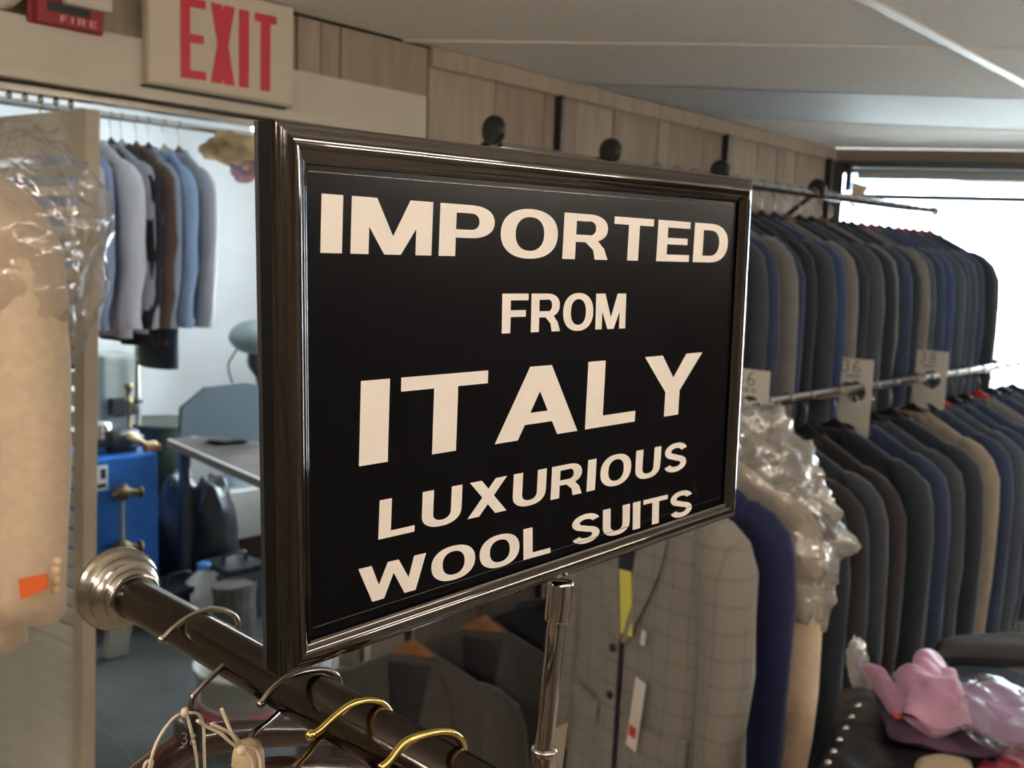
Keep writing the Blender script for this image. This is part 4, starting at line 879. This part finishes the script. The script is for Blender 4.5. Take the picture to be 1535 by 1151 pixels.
tag(obj('crate', join(bbox_((bx_.x-.12, bx_.y+.01, 0), (bx_.x+.48, bx_.y+.29, .03)), bbox_((bx_.x-.12, bx_.y+.01, .03), (bx_.x-.10, bx_.y+.29, .24)), bbox_((bx_.x+.46, bx_.y+.01, .03), (bx_.x+.48, bx_.y+.29, .24)), bbox_((bx_.x-.10, bx_.y+.27, .03), (bx_.x+.46, bx_.y+.29, .24))), pm('brown crate', (.13, .10, .08), .8)), 'dark brown open crate under the cream carton', 'crate')
cz = V((bx_.x+.02, bx_.y+.13, .502)); jug('detergent_jug', 'pale bottle with handle standing on the cream carton', cz, .22, pm('pale blue plastic', (.5, .6, .66), .4), pm('blue cap', (.05, .2, .5), .4))
jug('spray_jug', 'white and green jug on the cream carton near the sign frame', V((bx_.x+.2, bx_.y+.12, .502)), .24, MILK, pm('green cap', (.05, .3, .15), .4))
p = floor_thing(350, 960); tag(obj('paper_bag', loft([[V((p.x+.1*a_*math.cos(t_)+.02*z_, p.y+.07*a_*math.sin(t_), z_)) for t_ in [2*PI*j/16 for j in range(16)]] for z_, a_ in ((0, 1), (.1, 1.05), (.2, .98), (.27, 1.08), (.26, .95))]), pm('grey brown paper', (.085, .072, .06), .9, var=.2)), 'grey brown paper bag on the floor beyond the rack arm', 'bag')
p = floor_thing(165, 985); tag(obj('plank_offcut', xf(bbox_((-.03, -.02, 0), (.07, .02, .42), .004), Matrix.Translation(p) @ Matrix.Rotation(R(10), 4, 'Y')), pm('pale timber', (.30, .27, .22), .8)), 'pale timber offcut leaning below the blue cabinet', 'plank')
p = atY(366, 990, 3.02)
bk = thing('bucket', 'white plastic bucket with a red band below the rack arm', 'bucket', (p.x, 3.02, 0))
H = p.z; obj('pail', lathe([(.13, 0), (.135, .01), (.175, H), (.182, H), (.182, H-.02), (.17, H-.02), (.165, H-.06), (.155, H-.14), (0, H-.14)], (p.x, 3.02, 0), n=32), pm('off white pail', (.50, .50, .44), .5), bk, smooth=True)
obj('band', lathe([(.1655, H-.19), (.168, H-.19), (.1705, H-.15), (.168, H-.15)], (p.x, 3.02, 0), n=32), pm('faded red band', (.40, .08, .09), .6), bk, smooth=True)
obj('bail', tube(smooth_path([(p.x-.178, 3.0, H-.03), (p.x-.2, 2.94, H-.09), (p.x, 2.83, H-.16), (p.x+.2, 2.94, H-.09), (p.x+.178, 3.0, H-.03)]), .003, 6), STEEL, bk, smooth=True)
p, q = atY(482, 1000, 2.35), atY(545, 1000, 2.35)
tag(obj('white_panel', bbox_((p.x, 2.35, 0), (q.x+.03, 2.40, atY(500, 960, 2.35).z), .004), pm('cool white board', (.50, .52, .52), .6)), 'white board leaning just inside the doorway', 'board')
# crack in the concrete floor
P_ = [atZ(x, y, .0006) for x, y in ((140, 1082), (165, 1100), (190, 1125), (205, 1151), (225, 1190))]
obj('floor_joint', join(*[prism([P_[i]+V((.006, 0, 0)), P_[i+1]+V((.006, 0, 0)), P_[i+1]-V((.006, 0, 0)), P_[i]-V((.006, 0, 0))], (0, 0, .0006)) for i in range(4)]), pm('dark joint', (.08, .08, .08), .9), bpy.data.objects['floor_back'])

# ================================================================== SHIRT TABLE, lower right
TZT = .93
st_ = thing('display_table', 'black topped display table holding the pile of shirts', 'table', (1.9, .4, 0))
obj('top', bbox_((1.70, -.35, TZT-.03), (2.20, .66, TZT), .005), pm('black cloth top', (.02, .022, .026), .85), st_)
for x in (1.77, 2.14):
    for y in (-.28, .6): obj('leg', bbox_((x-.025, y-.025, 0), (x+.025, y+.025, TZT-.03), .003), BLACKM, st_)
def folded(name, label, cat, corners, thick, mat, seed, amp=.012, group=None, n=30):
    """soft folded slab; corners = 4 x (px, py, z)"""
    C = [atZ(x, y, z_) for x, y, z_ in corners]; top, bot = [], []
    for i in range(n+1):
        for j in range(n+1):
            u, v_ = i/n, j/n; p = C[0].lerp(C[1], u).lerp(C[3].lerp(C[2], u), v_)
            e = min(u, 1-u)*2*min(v_, 1-v_)*2; k = min(1, e/.30); prof_ = math.sqrt(max(0, 1-(1-k)**2))
            wv = amp*(noise.noise(V((p.x*16, p.y*16, seed)))+.6*noise.noise(V((p.x*40+seed, p.y*22, 0))))
            top.append(p+V((0, 0, thick*.5*prof_+wv))); bot.append(p+V((0, 0, -thick*.5*prof_+wv*.5)))
    m_ = n+1; fs_ = []
    for i in range(n):
        for j in range(n):
            a_ = i*m_+j; fs_.append((a_, a_+m_, a_+m_+1, a_+1)); fs_.append(tuple(len(top)+q_ for q_ in (a_, a_+1, a_+m_+1, a_+m_)))
    return tag(obj(name, (top+bot, fs_), mat, smooth=True), label, cat, group)
PINK = pm('pink mauve satin', (.50, .26, .40), .45, var=.12, vscale=14, bump=.15, bscale=90, sheen=.4)
LAV = pm('lavender cotton', (.38, .25, .44), .6, var=.12, vscale=14)
MAR = pm('maroon paisley', (.10, .03, .06), .6, var=.6, vscale=45, col2=(.05, .045, .10))
DARKC = pm('charcoal cloth', (.03, .03, .035), .8)
G = 'folded shirts on the display table'
folded('dark_fabric', 'charcoal folded cloth at the back of the display table', 'cloth', [(1395, 985, .985), (1600, 990, .985), (1600, 960, .985), (1405, 962, .985)], .05, DARKC, 2, .004)
gbag = folded('garment_bag', 'black garment bag under the shirt pile', 'bag', [(1215, 1200, .97), (1560, 1230, .97), (1560, 1050, .97), (1262, 1030, .99)], .06, BLACKPL, 3, .012)
scf = folded('paisley_scarf', 'dark maroon paisley scarf under the pink shirt', 'scarf', [(1335, 1110, 1.02), (1500, 1135, 1.02), (1520, 1060, 1.02), (1310, 1040, 1.03)], .03, MAR, 4, .012)
folded('folded_shirt', 'pink folded shirt on top of the paisley scarf', 'shirt', [(1352, 1078, 1.055), (1458, 1095, 1.055), (1432, 1005, 1.085), (1338, 1005, 1.075)], .055, PINK, 5, .022, G)
folded('folded_shirt', 'slim pink folded sleeve left of the pink shirt', 'shirt', [(1345, 1072, 1.045), (1366, 1074, 1.045), (1316, 1000, 1.07), (1288, 992, 1.07)], .034, PINK, 6, .012, G)
folded('folded_shirt', 'pale pink folded shirt behind the lavender packet', 'shirt', [(1362, 1022, 1.08), (1430, 1024, 1.08), (1416, 990, 1.09), (1370, 982, 1.10)], .034, PINK, 16, .014, G)
folded('folded_shirt', 'lavender folded shirt in a clear packet at the right edge', 'shirt', [(1432, 1078, 1.06), (1570, 1130, 1.05), (1565, 1050, 1.06), (1402, 1018, 1.085)], .04, LAV, 7, .016, G)
folded('clear_packet', 'shiny clear packet around the lavender shirt', 'packet', [(1425, 1086, 1.062), (1575, 1140, 1.052), (1575, 1040, 1.064), (1395, 1010, 1.087)], .048, FILM3, 8, .018)
folded('red_scarf', 'bright red patterned cloth at the bottom right corner', 'scarf', [(1455, 1160, .99), (1600, 1190, .99), (1600, 1120, .99), (1465, 1135, .99)], .03, pm('red patterned', (.35, .03, .05), .7, var=.6, vscale=60), 9, .008)
folded('beige_cloth', 'beige folded cloth at the bottom edge below the scarf', 'cloth', [(1360, 1190, 1.0), (1470, 1190, 1.0), (1455, 1140, 1.0), (1375, 1135, 1.0)], .03, pm('beige cloth', (.45, .36, .25), .85), 10, .004)
stk = folded('orange_sticker', 'small bright orange sticker on the paisley scarf', 'sticker', [(1338, 1073, 1.052), (1350, 1077, 1.052), (1351, 1070, 1.053), (1337, 1066, 1.053)], .003, pm('orange red sticker', (.85, .10, .05), .5), 11, 0, n=4)
p = atZ(1287, 1005, 1.03)
film_bag('plastic_tip', 'clear plastic bag corner poking up at the left of the pile', (p.x, p.y, 1.035), (.012, .01, 0), (-.012, .016, 0), .055, .01, 21, FILM2, .25, 24, 18)
for k in range(6):
    px_, py_ = 1286-k*9, 1058+k*17
    p = atZ(px_, py_, 1.025); obj('metal_stud', ell((p.x, p.y, p.z), .006, .006, .005, 10, 6), CHROME, gbag, smooth=True)
stk.location -= scf.location; stk.parent = scf; del stk['label'], stk['category']
